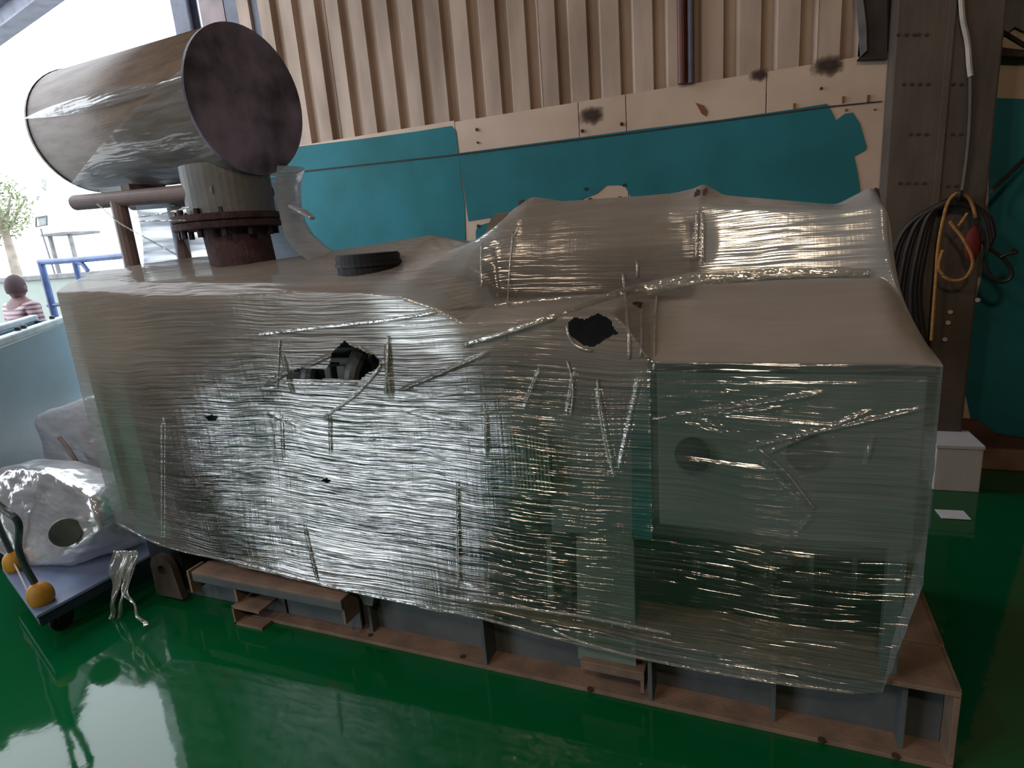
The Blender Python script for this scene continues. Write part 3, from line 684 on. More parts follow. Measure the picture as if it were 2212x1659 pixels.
for x_ in (-1.95, -1.5, .05, .40):
    G('stiffener', span((x_-.007, 1.80 if x_ < 0 else 1.78, .016), (x_+.007, 1.842, .254), .001), 'web')
bm = bmesh.new()
xa = at(1255, 1430, Y=1.75).x; xb = at(1392, 1465, Y=1.75).x
bx(bm, ((xa+xb)/2, 1.79, .125), (xb-xa, .09, .012), 0, .002); bx(bm, ((xa+xb)/2, 1.752, .11), (xb-xa, .012, .03), 0, .002); bx(bm, (xb-.008, 1.79, .085), (.012, .08, .08))
G('foot_bracket', done(bm), 'skid')
for px, py in [(800, 1372), (1000, 1418), (1275, 1488), (1775, 1598), (1935, 1632)]:
    p = at(px, py, Z=.017); G('bolt_hole', cyl((p.x, p.y, .012), (p.x, p.y, .0185), .011, n=12), 'soot')
# left foot: lifting lug, shelf and small channel
xl, zl = at(352, 1232, Y=1.74).x, at(352, 1232, Y=1.74).z
bm = bmesh.new(); n = 28; R0, R1 = .075, .028
out = [(xl+R0*math.cos(t), zl+.005+R0*math.sin(t)) for t in np.linspace(math.pi*1.02, -.0, 15)]
outer = [(xl-R0*1.05, .03)]+out+[(xl+R0*1.3, .03)]
inner = [(xl+R1*math.cos(t), zl+R1*math.sin(t)) for t in np.linspace(math.pi*1.25, -.25*math.pi, len(outer))]
F1 = [bm.verts.new((x, 1.735, z)) for x, z in outer]; I1 = [bm.verts.new((x, 1.735, z)) for x, z in inner]
F2 = [bm.verts.new((x, 1.765, z)) for x, z in outer]; I2 = [bm.verts.new((x, 1.765, z)) for x, z in inner]
for i in range(len(outer)):
    j = (i+1) % len(outer)
    bm.faces.new((F1[i], F1[j], I1[j], I1[i])); bm.faces.new((F2[j], F2[i], I2[i], I2[j])); bm.faces.new((F1[j], F1[i], F2[i], F2[j])); bm.faces.new((I1[i], I1[j], I2[j], I2[i]))
G('lifting_lug', done(bm), 'column')
a = at(412, 1232, Y=1.70); b_ = at(738, 1312, Y=1.70); zz = (a.z+b_.z)/2
shf = G('shelf_angle', span((a.x, 1.70, zz-.0), (b_.x, 1.80, zz+.012), .002), 'skid')
G('shelf_lip', span((a.x, 1.70, zz-.035), (b_.x, 1.712, zz-.0), .002), 'web', shf)
G('shelf_web', span((a.x+.01, 1.80, .02), (b_.x, 1.812, zz+.01), .002), 'web', shf)
for px in (415, 508, 735):
    x_ = at(px, 1270, Y=1.72).x; G('shelf_gusset', prism([(x_-.006, zz), (x_+.006, zz), (x_+.006, zz-.11), (x_-.006, zz-.11)], 1.715, 1.80), 'skid', shf)
a = at(505, 1300, Y=1.70); b_ = at(562, 1335, Y=1.70)
bm = bmesh.new(); bx(bm, ((a.x+b_.x)/2, 1.76, .006), (.16, .14, .012)); bx(bm, ((a.x+b_.x)/2-.075, 1.76, .045), (.01, .14, .085)); bx(bm, ((a.x+b_.x)/2, 1.76, .088), (.16, .14, .01)); G('foot_channel', done(bm), 'skid')
x_ = at(795, 1310, Y=1.79).x; G('gusset', prism([(x_-.05, .25), (x_+.06, .25), (x_+.03, .16), (x_-.01, .16)], 1.78, 1.84), 'web')
G('foot_beam', span((-2.78, 1.82, .0), (-2.14, 1.90, .10), .004), 'web')

# inner machine
G('radiator_foot', span((-2.82, 1.82, .0), (-2.60, 2.70, .30), .005), 'engd')
G('belly_plate', span((-2.6, 1.88, .255), (.38, 2.62, .268), 0), 'engd')
rad = G('radiator', span((-2.83, 1.80, .30), (-2.60, 2.70, 1.46), .01), 'grn')
G('side_rail', span((-2.62, 1.765, .42), (-2.54, 1.82, 1.44), .006), 'engd', rad)
G('side_rail', span((-2.85, 1.765, .45), (-2.80, 1.82, 1.47), .006), 'grn', rad)
G('top_tank', span((-2.84, 1.79, 1.40), (-2.56, 2.7, 1.50), .03), 'skid', rad)
for k in range(18): G('fin', span((-2.60, 1.83, .36+k*.058), (-2.57, 2.66, .37+k*.058), 0), 'engd', rad)
G('fan_guard', cyl((-2.56, 2.25, .9), (-2.44, 2.25, .9), .40, .36, 36), 'engd')
eng = G('engine_block', span((-2.40, 1.95, .42), (-1.05, 2.55, 1.02), .03), 'eng')
G('oil_pan', span((-2.30, 2.0, .30), (-1.15, 2.5, .42), .03), 'engd', eng)
for k in range(6):
    xc = -2.25+k*.205
    G('head_cover', span((xc-.085, 1.93, 1.06), (xc+.085, 2.3, 1.19), .02), 'cover', eng)
    G('intake_runner', tube([(xc, 1.95, 1.0), (xc, 1.84, 1.03), (xc, 1.82, 1.12), (xc+.01, 1.88, 1.20)], .032, 10), 'cover', eng)
# what shows in the torn opening: coil packs / caps close behind the film
for px, wpx, y0, y1 in [(642, 34, 800, 825), (672, 14, 806, 824), (716, 22, 790, 826), (745, 26, 788, 826)]:
    a = at(px-wpx/2, y0, Y=1.84); b_ = at(px+wpx/2, y1+8, Y=1.84)
    G('injector_cap', span((a.x, 1.82, b_.z-.03), (b_.x, 1.88, a.z), .006), 'cover', eng)
G('lifting_eye', pprism([(712, 772), (760, 772), (758, 792), (742, 792), (740, 780), (722, 780), (718, 790), (706, 792)], 1.88, .02), 'cover', eng)
G('intake_manifold', tube([(-2.35, 1.86, 1.30), (-1.15, 1.86, 1.30)], .075, 14), 'engd', eng)
G('exhaust_manifold', tube([(-2.3, 2.1, 1.38), (-1.2, 2.1, 1.38)], .06, 12), 'rust', eng)
for k, (x_, z_) in enumerate([(-2.05, .62), (-1.88, .62), (-1.71, .62)]):
    G('oil_filter', cyl((x_, 1.86, z_-.14), (x_, 1.86, z_+.12), .065, n=20, bev=.01), ['cover', 'pale', 'cover'][k], eng)
G('starter', tube([(-1.45, 1.86, .62), (-1.12, 1.86, .62)], .075, 14), 'engd', eng)
G('coolant_pipe', tube([(-2.55, 1.9, 1.2), (-2.45, 1.86, 1.02), (-2.42, 1.85, .7), (-2.3, 1.87, .52)], .04, 12), 'rust', eng)
G('flywheel_housing', cyl((-1.03, 2.25, .72), (-.88, 2.25, .72), .44, n=40, bev=.01), 'eng')
# louvred box seen through the film (middle)
lv = G('louvre_panel', pprism([(1092, 925), (1195, 935), (1193, 1072), (1090, 1060)], 1.83, .05), 'eng')
a = at(1100, 940, Y=1.77); b_ = at(1188, 1060, Y=1.77)
for k in range(11):
    x_ = a.x+(b_.x-a.x)*k/10
    G('slat', span((x_-.0035, 1.768, b_.z), (x_+.0035, 1.779, a.z), 0), 'pale', lv)
G('terminal_box', pprism([(1080, 1158), (1250, 1170), (1252, 1300), (1082, 1285)], 1.90, .10), 'engd')
G('support_post', pprism([(1184, 1155), (1194, 1156), (1199, 1290), (1187, 1288)], 1.79, .02), 'pale')
G('support_panel', pprism([(1250, 1158), (1372, 1140), (1378, 1440), (1254, 1410)], 1.80, .03), 'pale')
G('side_panel', pprism([(1190, 880), (1368, 905), (1370, 1150), (1198, 1140)], 1.86, .03), 'cab')
G('teal_upright', pprism([(1366, 795), (1408, 795), (1412, 1155), (1370, 1155)], 1.80, .03), 'tealsteel')
alt = G('alternator', cyl((-.88, 2.25, .72), (.10, 2.25, .72), .40, n=40, bev=.02), 'eng')
for k in range(7): G('band', cyl((-.75+k*.12, 2.25, .72), (-.735+k*.12, 2.25, .72), .408, n=40), 'engd', alt)
G('alternator_foot', span((-.8, 1.96, .27), (.05, 2.54, .40), .01), 'engd')
G('shade_panel', span((-.36, 1.98, .27), (.38, 2.0, .67), .002), 'black')  # black sheet added to darken the cavity under the cabinet
cbn = G('control_cabinet', span((-.30, 1.80, .675), (.39, 2.45, 1.185), .006), 'cab')
a = at(1408, 793, Y=1.77); b_ = at(1975, 1208, Y=1.77)
G('door', span((a.x+.012, 1.775, b_.z+.02), (.385, 1.80, 1.165), .006), 'cab', cbn)
G('top_lip', span((-.31, 1.765, 1.175), (.40, 1.81, 1.195), .004), 'web', cbn)
p = at(1495, 981, Y=1.762); G('round_knob', cyl((p.x, 1.745, p.z), (p.x, 1.775, p.z), .05, n=32, bev=.004), 'blackpl', cbn)
p = at(1745, 980, Y=1.77); G('round_window', cyl((p.x, 1.765, p.z), (p.x, 1.776, p.z), .055, n=32), 'engd', cbn)
G('cable_tray', span((-.28, 1.83, .60), (.36, 2.3, .66), .006), 'engd')
for k in range(5): G('power_cable', tube([(-.2+k*.12, 2.0, .60), (-.2+k*.12, 1.95, .45), (-.16+k*.11, 2.0, .30), (-.1+k*.1, 2.05, .27)], .018, 8), 'engd')
G('corner_post', span((.33, 1.775, .27), (.375, 1.82, .68), .004), 'cab')
# duct / second silencer lying on top, right
du = G('air_duct', cyl((-.97, 2.26, 1.49), (-.22, 2.26, 1.49), .185, n=36, bev=.01), 'drum')
G('duct_flange', cyl((-.225, 2.26, 1.49), (-.185, 2.26, 1.49), .205, n=36, bev=.004), 'rust', du)
G('duct_box', span((-.185, 2.12, 1.36), (.31, 2.42, 1.54), .02), 'cabtop', du)
G('lifting_eye', prism([(-.90, 1.60), (-.84, 1.60), (-.845, 1.71), (-.86, 1.715), (-.875, 1.71)], 2.25, 2.27), 'rust', du)
G('lifting_eye', prism([(.28, 1.56), (.33, 1.56), (.315, 1.64), (.305, 1.645)], 2.24, 2.26), 'rust', du)
bm = bmesh.new()
hv = [(-.29, 1.79, 1.19), (.385, 1.79, 1.19), (.30, 2.02, 1.345), (-.29, 2.02, 1.345)]
a1 = [bm.verts.new(v) for v in hv]; a2 = [bm.verts.new((v[0], v[1]+.01, v[2]-.015)) for v in hv]
bm.faces.new(a1); bm.faces.new(a2[::-1])
for i in range(4): j = (i+1) % 4; bm.faces.new((a1[j], a1[i], a2[i], a2[j]))
G('hood', done(bm), 'cabtop')  # tan colour imitates the beige wall reflected in the film here
# black filler cap through the film on top
pc_ = at(796, 566, Y=1.98)
capo = G('filler_cap', cyl((pc_.x, 1.98, pc_.z-.05), (pc_.x, 1.98, pc_.z+.032), .115, .122, 36, .006), 'black')
G('cap_rib', cyl((pc_.x, 1.98, pc_.z-.012), (pc_.x, 1.98, pc_.z+.0), .125, n=36), 'black', capo)

# silencer
az, el = .0968, .0313
ax = Vector((-math.cos(az)*math.cos(el), math.sin(az)*math.cos(el), math.sin(el)))
sc0 = Vector((-2.094, 2.24, 2.236)); sr, sl = .303, 1.18
sil = G('silencer', (lambda bm: (cyl_into(bm, sc0+ax*.008, sc0+ax*sl, sr-.004, n=64), done(bm))[1])(bmesh.new()), 'shell')
for p in sil.data.polygons: p.use_smooth = len(p.vertices) == 4
u = ax.cross(Vector((0, 0, 1))).normalized(); v_ = u.cross(ax)
bm = bmesh.new(); rings = []
for k in range(9):
    t = k/8*math.pi/2; rings.append([bm.verts.new(sc0+ax*(sl+.13*math.sin(t))+(u*math.cos(a_)+v_*math.sin(a_))*max(sr*math.cos(t)**.7, .001)) for a_ in np.linspace(0, 2*math.pi, 49)[:-1]])
for a, b_ in zip(rings, rings[1:]):
    for k in range(48): bm.faces.new((a[k], a[(k+1) % 48], b_[(k+1) % 48], b_[k]))
G('dome_end', done(bm), 'shell', sil, True)
G('end_plate', cyl(sc0-ax*.004, sc0+ax*.012, sr, n=64), 'disc', sil)
# film patch over the lower front of the silencer, and a strip imitating its highlight
def shell_patch(t0, t1, n=40, lift=.006, edge=None, m_=M['filmthin'], name='film_layer'):
    bm = bmesh.new(); prev = None
    for i in range(n+1):
        s = .0+sl*i/n; a0, a1 = edge(s/sl); row = []
        for k in range(25):
            a_ = a0+(a1-a0)*k/24; rr = sr+lift+.002*math.sin(23*a_+9*s)
            row.append(bm.verts.new(sc0+ax*s+(u*math.cos(a_)+v_*math.sin(a_))*rr))
        if prev:
            for k in range(24): bm.faces.new((prev[k], prev[k+1], row[k+1], row[k]))
        prev = row
    return G(name, done(bm), m_, sil, True)
# find which sign of u faces the camera
sgn = 0 if u.dot(Vector(EYE)-sc0) > 0 else math.pi
front = lambda a_: sgn+(a_ if sgn == 0 else -a_)
shell_patch(0, 1, edge=lambda s: (front(-2.2), front(.25-1.25*s)))
shell_patch(0, 1, edge=lambda s: (front(.10-.10*math.sin(math.pi*s)), front(.12+.10*math.sin(math.pi*s))), lift=.009)  # narrow film strip added in place of the highlight along the shell
# neck, flanges, pipe
nc = at(492, 480, Y=2.24); nx, nz = nc.x, nc.z
pb = at(517, 575, Y=2.24)
G('neck_box', cyl((nx+.04, 2.24, nz+.03), (nx+.04, 2.24, 1.99), .19, n=40), 'neck', sil)
fg = G('pipe_flange', cyl((nx, 2.24, nz+.004), (nx, 2.24, nz+.034), .235, n=40, bev=.003), 'rust')
G('lower_flange', cyl((nx, 2.24, nz-.03), (nx, 2.24, nz+.0), .235, n=40, bev=.003), 'rust', fg)
for k in range(12):
    a_ = 2*math.pi*k/12+.2; x_ = nx+.205*math.cos(a_); y_ = 2.24+.205*math.sin(a_)
    G('bolt', cyl((x_, y_, nz-.065), (x_, y_, nz+.058), .014, n=6), 'bolt', fg)
G('exhaust_pipe', cyl((nx+.06, 2.24, 1.48), (nx+.04, 2.24, nz-.03), .145, n=32), 'rust')
# cradle under the silencer: rail + leg
ry = 2.10
a = at(150, 428, Y=ry); b_ = at(432, 432, Y=ry)
cr_ = G('cradle_rail', tube([(a.x+.04, ry, 1.905), (b_.x+.12, ry, 1.875)], .036, 20), 'leg')
G('cradle_rail', tube([(a.x+.04, ry+.30, 1.905), (b_.x+.12, ry+.30, 1.875)], .036, 20), 'leg')
lx = at(270, 500, Y=ry).x
G('cradle_leg', tube([(lx, ry, 1.40), (lx, ry, 1.89)], .036, 12), 'leg')
G('cradle_leg', tube([(lx, ry+.30, 1.40), (lx, ry+.30, 1.89)], .036, 12), 'leg')
G('saddle', prism([(lx-.03, 1.89), (lx+.03, 1.89), (lx+.03, 1.965), (lx-.03, 1.965)], ry+.05, ry+.25), 'leg')

# ---------------- the film over everything: lofted sheet
KX = [-2.875, -2.60, -2.30, -1.90, -1.55, -1.30, -1.12, -1.00, -.90, -.82, -.70, -.40, -.36, -.30, -.24, -.20, -.14, .20, .30, .325, .345, .375, .405]
def sec(x):
    top = {}
    hem = float(np.interp(x, [-2.89, -2.58, -2.1, -1.42, -.92, -.57, -.05, .33, .41], [.39, .30, .275, .24, .225, .20, .19, .215, .24]))
    S = {
     -2.875: [(1.735, 1.50), (1.80, 1.535), (1.88, 1.555), (2.0, 1.58), (2.2, 1.59), (2.4, 1.59), (2.6, 1.58), (2.76, 1.5)],
     -2.60: [(1.735, 1.49), (1.80, 1.53), (1.90, 1.56), (2.0, 1.585), (2.2, 1.60), (2.4, 1.60), (2.6, 1.58), (2.76, 1.5)],
     -2.30: [(1.735, 1.46), (1.79, 1.51), (1.90, 1.53), (2.0, 1.54), (2.2, 1.55), (2.4, 1.55), (2.6, 1.54), (2.76, 1.45)],
     -1.90: [(1.735, 1.45), (1.79, 1.50), (1.90, 1.52), (2.0, 1.535), (2.2, 1.56), (2.4, 1.58), (2.6, 1.56), (2.76, 1.45)],
     -1.55: [(1.735, 1.45), (1.80, 1.48), (1.88, 1.495), (2.0, 1.505), (2.15, 1.545), (2.35, 1.60), (2.6, 1.57), (2.76, 1.45)],
     -1.30: [(1.735, 1.44), (1.80, 1.475), (1.88, 1.495), (2.0, 1.51), (2.15, 1.57), (2.32, 1.615), (2.6, 1.57), (2.76, 1.45)],
     -1.12: [(1.735, 1.42), (1.80, 1.46), (1.90, 1.49), (2.0, 1.52), (2.12, 1.55), (2.28, 1.565), (2.6, 1.56), (2.76, 1.45)],
     -1.00: [(1.735, 1.38), (1.82, 1.42), (1.95, 1.46), (2.02, 1.52), (2.10, 1.58), (2.26, 1.61), (2.55, 1.56), (2.76, 1.4)],
     -.90: [(1.735, 1.33), (1.84, 1.36), (2.03, 1.40), (2.05, 1.52), (2.10, 1.63), (2.26, 1.69), (2.45, 1.6), (2.76, 1.3)],
     -.82: [(1.735, 1.33), (1.84, 1.355), (2.03, 1.38), (2.05, 1.52), (2.10, 1.65), (2.26, 1.73), (2.45, 1.62), (2.76, 1.3)],
     -.70: [(1.735, 1.34), (1.84, 1.365), (2.03, 1.38), (2.05, 1.51), (2.11, 1.64), (2.26, 1.70), (2.45, 1.6), (2.76, 1.3)],
     -.40: [(1.735, 1.345), (1.84, 1.365), (2.02, 1.38), (2.05, 1.51), (2.11, 1.63), (2.26, 1.69), (2.45, 1.6), (2.76, 1.3)],
     -.36: [(1.735, 1.30), (1.84, 1.34), (2.02, 1.38), (2.05, 1.51), (2.11, 1.63), (2.26, 1.69), (2.45, 1.6), (2.76, 1.3)],
     -.30: [(1.735, 1.205), (1.84, 1.29), (2.02, 1.39), (2.05, 1.51), (2.11, 1.63), (2.26, 1.69), (2.45, 1.6), (2.76, 1.3)],
     -.24: [(1.735, 1.203), (1.85, 1.285), (2.02, 1.40), (2.045, 1.51), (2.10, 1.635), (2.26, 1.70), (2.45, 1.6), (2.76, 1.3)],
     -.20: [(1.735, 1.203), (1.85, 1.285), (2.02, 1.41), (2.035, 1.51), (2.09, 1.645), (2.26, 1.715), (2.45, 1.61), (2.76, 1.3)],
     -.14: [(1.735, 1.203), (1.85, 1.285), (2.02, 1.41), (2.05, 1.51), (2.09, 1.63), (2.26, 1.67), (2.45, 1.6), (2.76, 1.3)],
     .20: [(1.735, 1.203), (1.85, 1.285), (2.02, 1.395), (2.05, 1.50), (2.09, 1.59), (2.26, 1.605), (2.45, 1.58), (2.76, 1.3)],
     .30: [(1.735, 1.203), (1.85, 1.285), (2.02, 1.39), (2.05, 1.50), (2.09, 1.60), (2.26, 1.655), (2.45, 1.58), (2.76, 1.3)],
     .325: [(1.735, 1.203), (1.85, 1.280), (2.02, 1.375), (2.05, 1.49), (2.09, 1.58), (2.26, 1.615), (2.45, 1.56), (2.76, 1.3)],
     .345: [(1.735, 1.203), (1.84, 1.262), (2.00, 1.345), (2.05, 1.38), (2.10, 1.43), (2.26, 1.46), (2.45, 1.4), (2.76, 1.25)],
     .375: [(1.735, 1.203), (1.80, 1.228), (1.90, 1.27), (2.0, 1.29), (2.10, 1.30), (2.26, 1.30), (2.45, 1.28), (2.76, 1.2)],
     .405: [(1.735, 1.200), (1.77, 1.203), (1.85, 1.205), (1.95, 1.205), (2.10, 1.205), (2.26, 1.205), (2.45, 1.2), (2.76, 1.17)],
    }[x]
    pts = [(YF, hem), (YF, .6), (YF, 1.0)]+S+[(2.78, .9), (2.77, .26)]
    return np.array(pts)
SEG = [75, 75, 85, 22, 26, 22, 22, 18, 14, 14, 20, 20]
KS = np.array([sec(x) for x in KX])
NX = 620
xs_ = np.linspace(-2.875, .405, NX)
rowt = np.concatenate([np.linspace(i, i+1, n_, endpoint=False) for i, n_ in enumerate(SEG)]+[[len(SEG)]])
NR = len(rowt)
# interpolate sections in x (smoothed)
SX = np.stack([np.stack([np.interp(xs_, KX, KS[:, k, c]) for c in (0, 1)], -1) for k in range(KS.shape[1])], 1)   # NX, 13, 2
ker = np.exp(-np.linspace(-2, 2, 13)**2); ker /= ker.sum()
pad = np.concatenate([np.repeat(SX[:1], 6, 0), SX, np.repeat(SX[-1:], 6, 0)])
SXs = sum(pad[i:i+NX]*ker[i] for i in range(13)); SX = SXs
i0 = np.minimum(rowt.astype(int), len(SEG)-1); f = rowt-i0
YZ = SX[:, i0]*(1-f)[None, :, None]+SX[:, i0+1]*f[None, :, None]
padr = np.concatenate([np.repeat(YZ[:, :1], 3, 1), YZ, np.repeat(YZ[:, -1:], 3, 1)], 1)
k7 = np.array([.05, .1, .2, .3, .2, .1, .05]); YZ = sum(padr[:, i:i+NR]*k7[i] for i in range(7))
XX = np.repeat(xs_[:, None], NR, 1); YY = YZ[..., 0].copy(); ZZ = YZ[..., 1].copy()
# side pull-in of the right hem
hemn = np.clip((.60-ZZ)/.38, 0, 1)*(YY < 1.9)
XX -= hemn*np.clip((XX+.2)/.6, 0, 1)*.075
# normals of the profile
dY = np.gradient(YY, axis=1); dZ = np.gradient(ZZ, axis=1); Ln = np.sqrt(dY**2+dZ**2)+1e-9
nY, nZ = -dZ/Ln, dY/Ln
# pulled wrinkles
arc = np.cumsum(Ln, 1)
x_w = XX+.15*fbm(XX*2, arc*2, 5)
wz = arc+.06*XX*np.clip((.9-arc)/.9, -.3, 1)*0+.035*fbm(XX*1.3, arc*1.1, 11)+.008*fbm(XX*4, arc*2, 12)
r1 = fbm(x_w*2.6, wz*52, 21, 3); r2 = fbm(x_w*6, wz*120, 31, 2)
ridge = np.maximum(0, .16-np.abs(r1))/.16
low = fbm(XX*2.2, arc*2.8, 41, 3)
# zones
frontm = (rowt < 3)[None, :]*np.ones_like(XX)
cabm = frontm*(XX > -.31)*(ZZ > .66)
belc = frontm*(XX > -.38)*(ZZ <= .66)
mid = frontm*(XX <= -.31)
hoodm = (XX > -.30)*((rowt >= 3) & (rowt < 5))[None, :]
wr = np.where(cabm > 0, .5, np.where(belc > 0, .8, np.where(mid > 0, 1.0, np.where(hoodm > 0, .18, .34))))
def g2(x0, z0, sx, sz): return np.exp(-((XX-x0)/sx)**2-((ZZ-z0)/sz)**2)
hz = np.where(cabm > 0, .22, np.where(belc > 0, .04, np.where(mid > 0, .10, np.where(hoodm > 0, .80, .74))))
hz = np.where((rowt >= 4.6)[None, :] & (rowt < 6.6)[None, :] & (XX > -1.0) & (XX < -.2), .42, hz)
hz = hz+mid*(np.clip((ZZ-.80)/.5, 0, 1)*.46+np.clip((-2.0-XX)/.6, 0, 1)*.34-.12*g2(-.70, .55, .45, .40)+.1*g2(-2.6, .45, .3, .2))
hz = hz+belc*np.clip((.42-ZZ)/.2, 0, 1)*.40
hz = hz+cabm*(.22*g2(.18, .95, .16, .3)+.15*g2(.38, .9, .06, .5)-.12*g2(-.15, 1.1, .3, .1))
wr *= .45+.55*np.clip((XX+2.75)/.5, 0, 1)
wr *= 1-.4*mid*np.clip((ZZ-1.05)/.2, 0, 1)
s1 = fbm(XX*2.6+3, wz*46, 77, 3); s2 = fbm(XX*4, wz*95, 78, 2)
zone = mid*np.clip(np.exp(-((XX+1.42)/.55)**4)*np.exp(-((ZZ-.70)/.50)**4), 0, 1)
zone = zone*np.clip((1.12-ZZ)/.12, 0, 1)
bunch_glint = zone*(np.clip((s1-.03)/.06, 0, 1)*.62+np.clip((s2-.05)/.05, 0, 1)*.40)+.45*g2(-1.18, 1.0, .13, .06)*mid  # bunched film plus door glints painted in as white streaks
# blend zone edges
def blur(A, n=4):
    for _ in range(n):
        A[1:-1] = (A[:-2]+2*A[1:-1]+A[2:])/4
    return A
def blurr(A, n):
    A = A.copy()
    for _ in range(n): A[:, 1:-1] = (A[:, :-2]+2*A[:, 1:-1]+A[:, 2:])/4
    return A
left_ = (XX <= -.34)
hz = np.where(left_, blurr(hz, 90), blurr(hz, 2)); wr = np.where(left_, blurr(wr, 90), blurr(wr, 3))
tent = np.exp(-((XX+1.07)/.15)**4)*((rowt >= 2.6) & (rowt < 8))[None, :]; boxm = ((rowt >= 5) & (rowt < 9))[None, :]*(XX > -.18)
bunch_glint = bunch_glint+blurr(blur(tent*.42+boxm*.22, 6), 12)
hz = blur(hz, 6)+bunch_glint+mid*.10*np.clip((ZZ-1.05)/.2, 0, 1)
disp = wr*(.0020*ridge+.0048*r1+.0012*r2)+.014*low*np.where(mid > 0, 1., .5)
disp *= np.clip((XX+2.875)/.05, .1, 1)
# tent folds radiating from the torn openings and a few big pulled creases: (x0,z0,x1,z1,width,height)
def crease(pa_, pb_, w_, h_):
    a = at(*pa_, Y=YF); b = at(*pb_, Y=YF)
    d_ = np.array([b.x-a.x, b.z-a.z]); L_ = math.hypot(*d_); d_ /= L_
    s = (XX-a.x)*d_[0]+(ZZ-a.z)*d_[1]; q = -(XX-a.x)*d_[1]+(ZZ-a.z)*d_[0]
    return frontm*h_*np.exp(-(q/w_)**2)*np.clip(s/.05, 0, 1)*np.clip((L_-s)/.05, 0, 1)
CR = [((1440, 900), (1790, 850), 7, 9), ((1440, 905), (1700, 880), 5, 7), ((1500, 895), (1850, 925), 5, 7), ((1600, 970), (2010, 880), 6, 8), ((1640, 985), (1900, 880), 5, 7), ((1640, 960), (1500, 900), 5, 7),
      ((1450, 990), (1700, 1020), 5, 8), ((1450, 905), (1640, 960), 5, 6), ((1640, 985), (1760, 1110), 6, 8), ((1760, 1110), (1720, 1150), 5, 6), ((1890, 930), (1870, 1010), 5, 6), ((1420, 860), (1600, 845), 4, 5), ((1430, 830), (1900, 830), 4, 5),
      ((1290, 830), (1330, 1030), 6, 8), ((1245, 790), (1225, 900), 5, 6), ((1385, 800), (1335, 1030), 5, 6), ((850, 850), (1060, 760), 5, 7), ((850, 870), (1000, 850), 4, 6), ((850, 890), (1020, 930), 4, 6), ((1130, 890), (1170, 790), 5, 6),
      ((600, 760), (620, 860), 6, 8), ((830, 740), (835, 870), 8, 10), ((590, 890), (600, 1010), 3, 5), ((695, 890), (700, 1000), 3, 5), ((985, 1040), (992, 1260), 3, 5), ((1050, 880), (1050, 990), 4, 6), ((640, 800), (760, 745), 5, 7), ((820, 790), (760, 745), 5, 7), ((560, 840), (620, 800), 6, 7), ((560, 900), (640, 930), 6, 8),
      ((650, 1130), (690, 1260), 4, 6), ((350, 900), (352, 1180), 6, 6), ((1000, 1260), (1500, 1400), 4, 7), ((1200, 1350), (1560, 1420), 4, 7), ((1350, 1400), (1900, 1490), 4, 7)]
cz = np.zeros_like(XX)
for a_, b_, w_, h_ in CR: cz = np.maximum(cz, crease(a_, b_, w_*.001, h_*.001))
disp = disp-frontm*.05*np.exp(-((XX+1.6)/.62)**4)*np.where(ZZ < .95, np.clip((ZZ-.3)/.65, 0, 1), np.clip((1.42-ZZ)/.47, 0, 1)); disp = disp+cz; hz = hz+cz*14
wr = np.where(boxm > 0, .18, wr)
reflect_tint = np.where(mid > 0, np.clip(.08+.92*np.clip((ZZ-.92)/.34, 0, 1)+.65*np.clip((-1.95-XX)/.4, 0, 1), 0, 1), np.where(frontm > 0, .1, 1.))  # tan reflection of the beige wall put into the film colour, gloss dulled
reflect_tint = np.where((rowt >= 5)[None, :] & (XX > -.17), .35, reflect_tint); reflect_tint = np.where(left_, blurr(reflect_tint, 120), reflect_tint); reflect_tint *= 1-.8*np.clip(bunch_glint*2, 0, 1); reflect_tint *= 1-.85*np.exp(-((XX+1.07)/.17)**2)*((rowt >= 3)[None, :]); reflect_tint = blur(reflect_tint, 3)
YY += nY*disp; ZZ += nZ*disp; 
# keep off the things behind
verts = np.stack([XX, YY, ZZ], -1).reshape(-1, 3)
idx = np.arange(NX*NR).reshape(NX, NR)
q = np.stack([idx[:-1, :-1], idx[1:, :-1], idx[1:, 1:], idx[:-1, 1:]], -1).reshape(-1, 4)
cxx = (XX[:-1, :-1]+XX[1:, 1:]).ravel()/2; czz = (ZZ[:-1, :-1]+ZZ[1:, 1:]).ravel()/2; cyy = (YY[:-1, :-1]+YY[1:, 1:]).ravel()/2
def inside(poly, x, z):
    r = np.zeros(len(x), bool); n_ = len(poly)
    for i in range(n_):
        x1, z1 = poly[i]; x2, z2 = poly[(i+1) % n_]
        c = ((z1 > z) != (z2 > z)); with_ = (x2-x1)*(z-z1)/((z2-z1) if z2 != z1 else 1e-9)+x1
        r ^= c & (x < with_)
    return r
HOLES = [[(604, 822), (612, 808), (640, 798), (690, 803), (700, 790), (712, 760), (738, 738), (752, 750), (800, 770), (812, 780), (808, 800), (780, 812), (768, 826), (690, 824)],
         [(1228, 695), (1240, 686), (1262, 690), (1290, 678), (1305, 684), (1318, 690), (1324, 705), (1335, 722), (1318, 726), (1300, 740), (1280, 750), (1258, 745), (1240, 732), (1228, 722)],
         [(432, 905), (445, 900), (458, 905), (452, 914), (440, 912)], [(680, 1044), (692, 1040), (706, 1046), (694, 1051)]]
keep = np.ones(len(q), bool)
front_face = cyy < 1.80
G('dark_backing', span((-.66, 1.86, 1.16), (-.35, 2.03, 1.36), .02), 'black')  # black box added to make the torn opening look dark inside
for hl in HOLES:
    P = [at(x, y, Y=YF) for x, y in hl]; keep &= ~(inside([(p.x, p.z) for p in P], cxx, czz) & front_face)
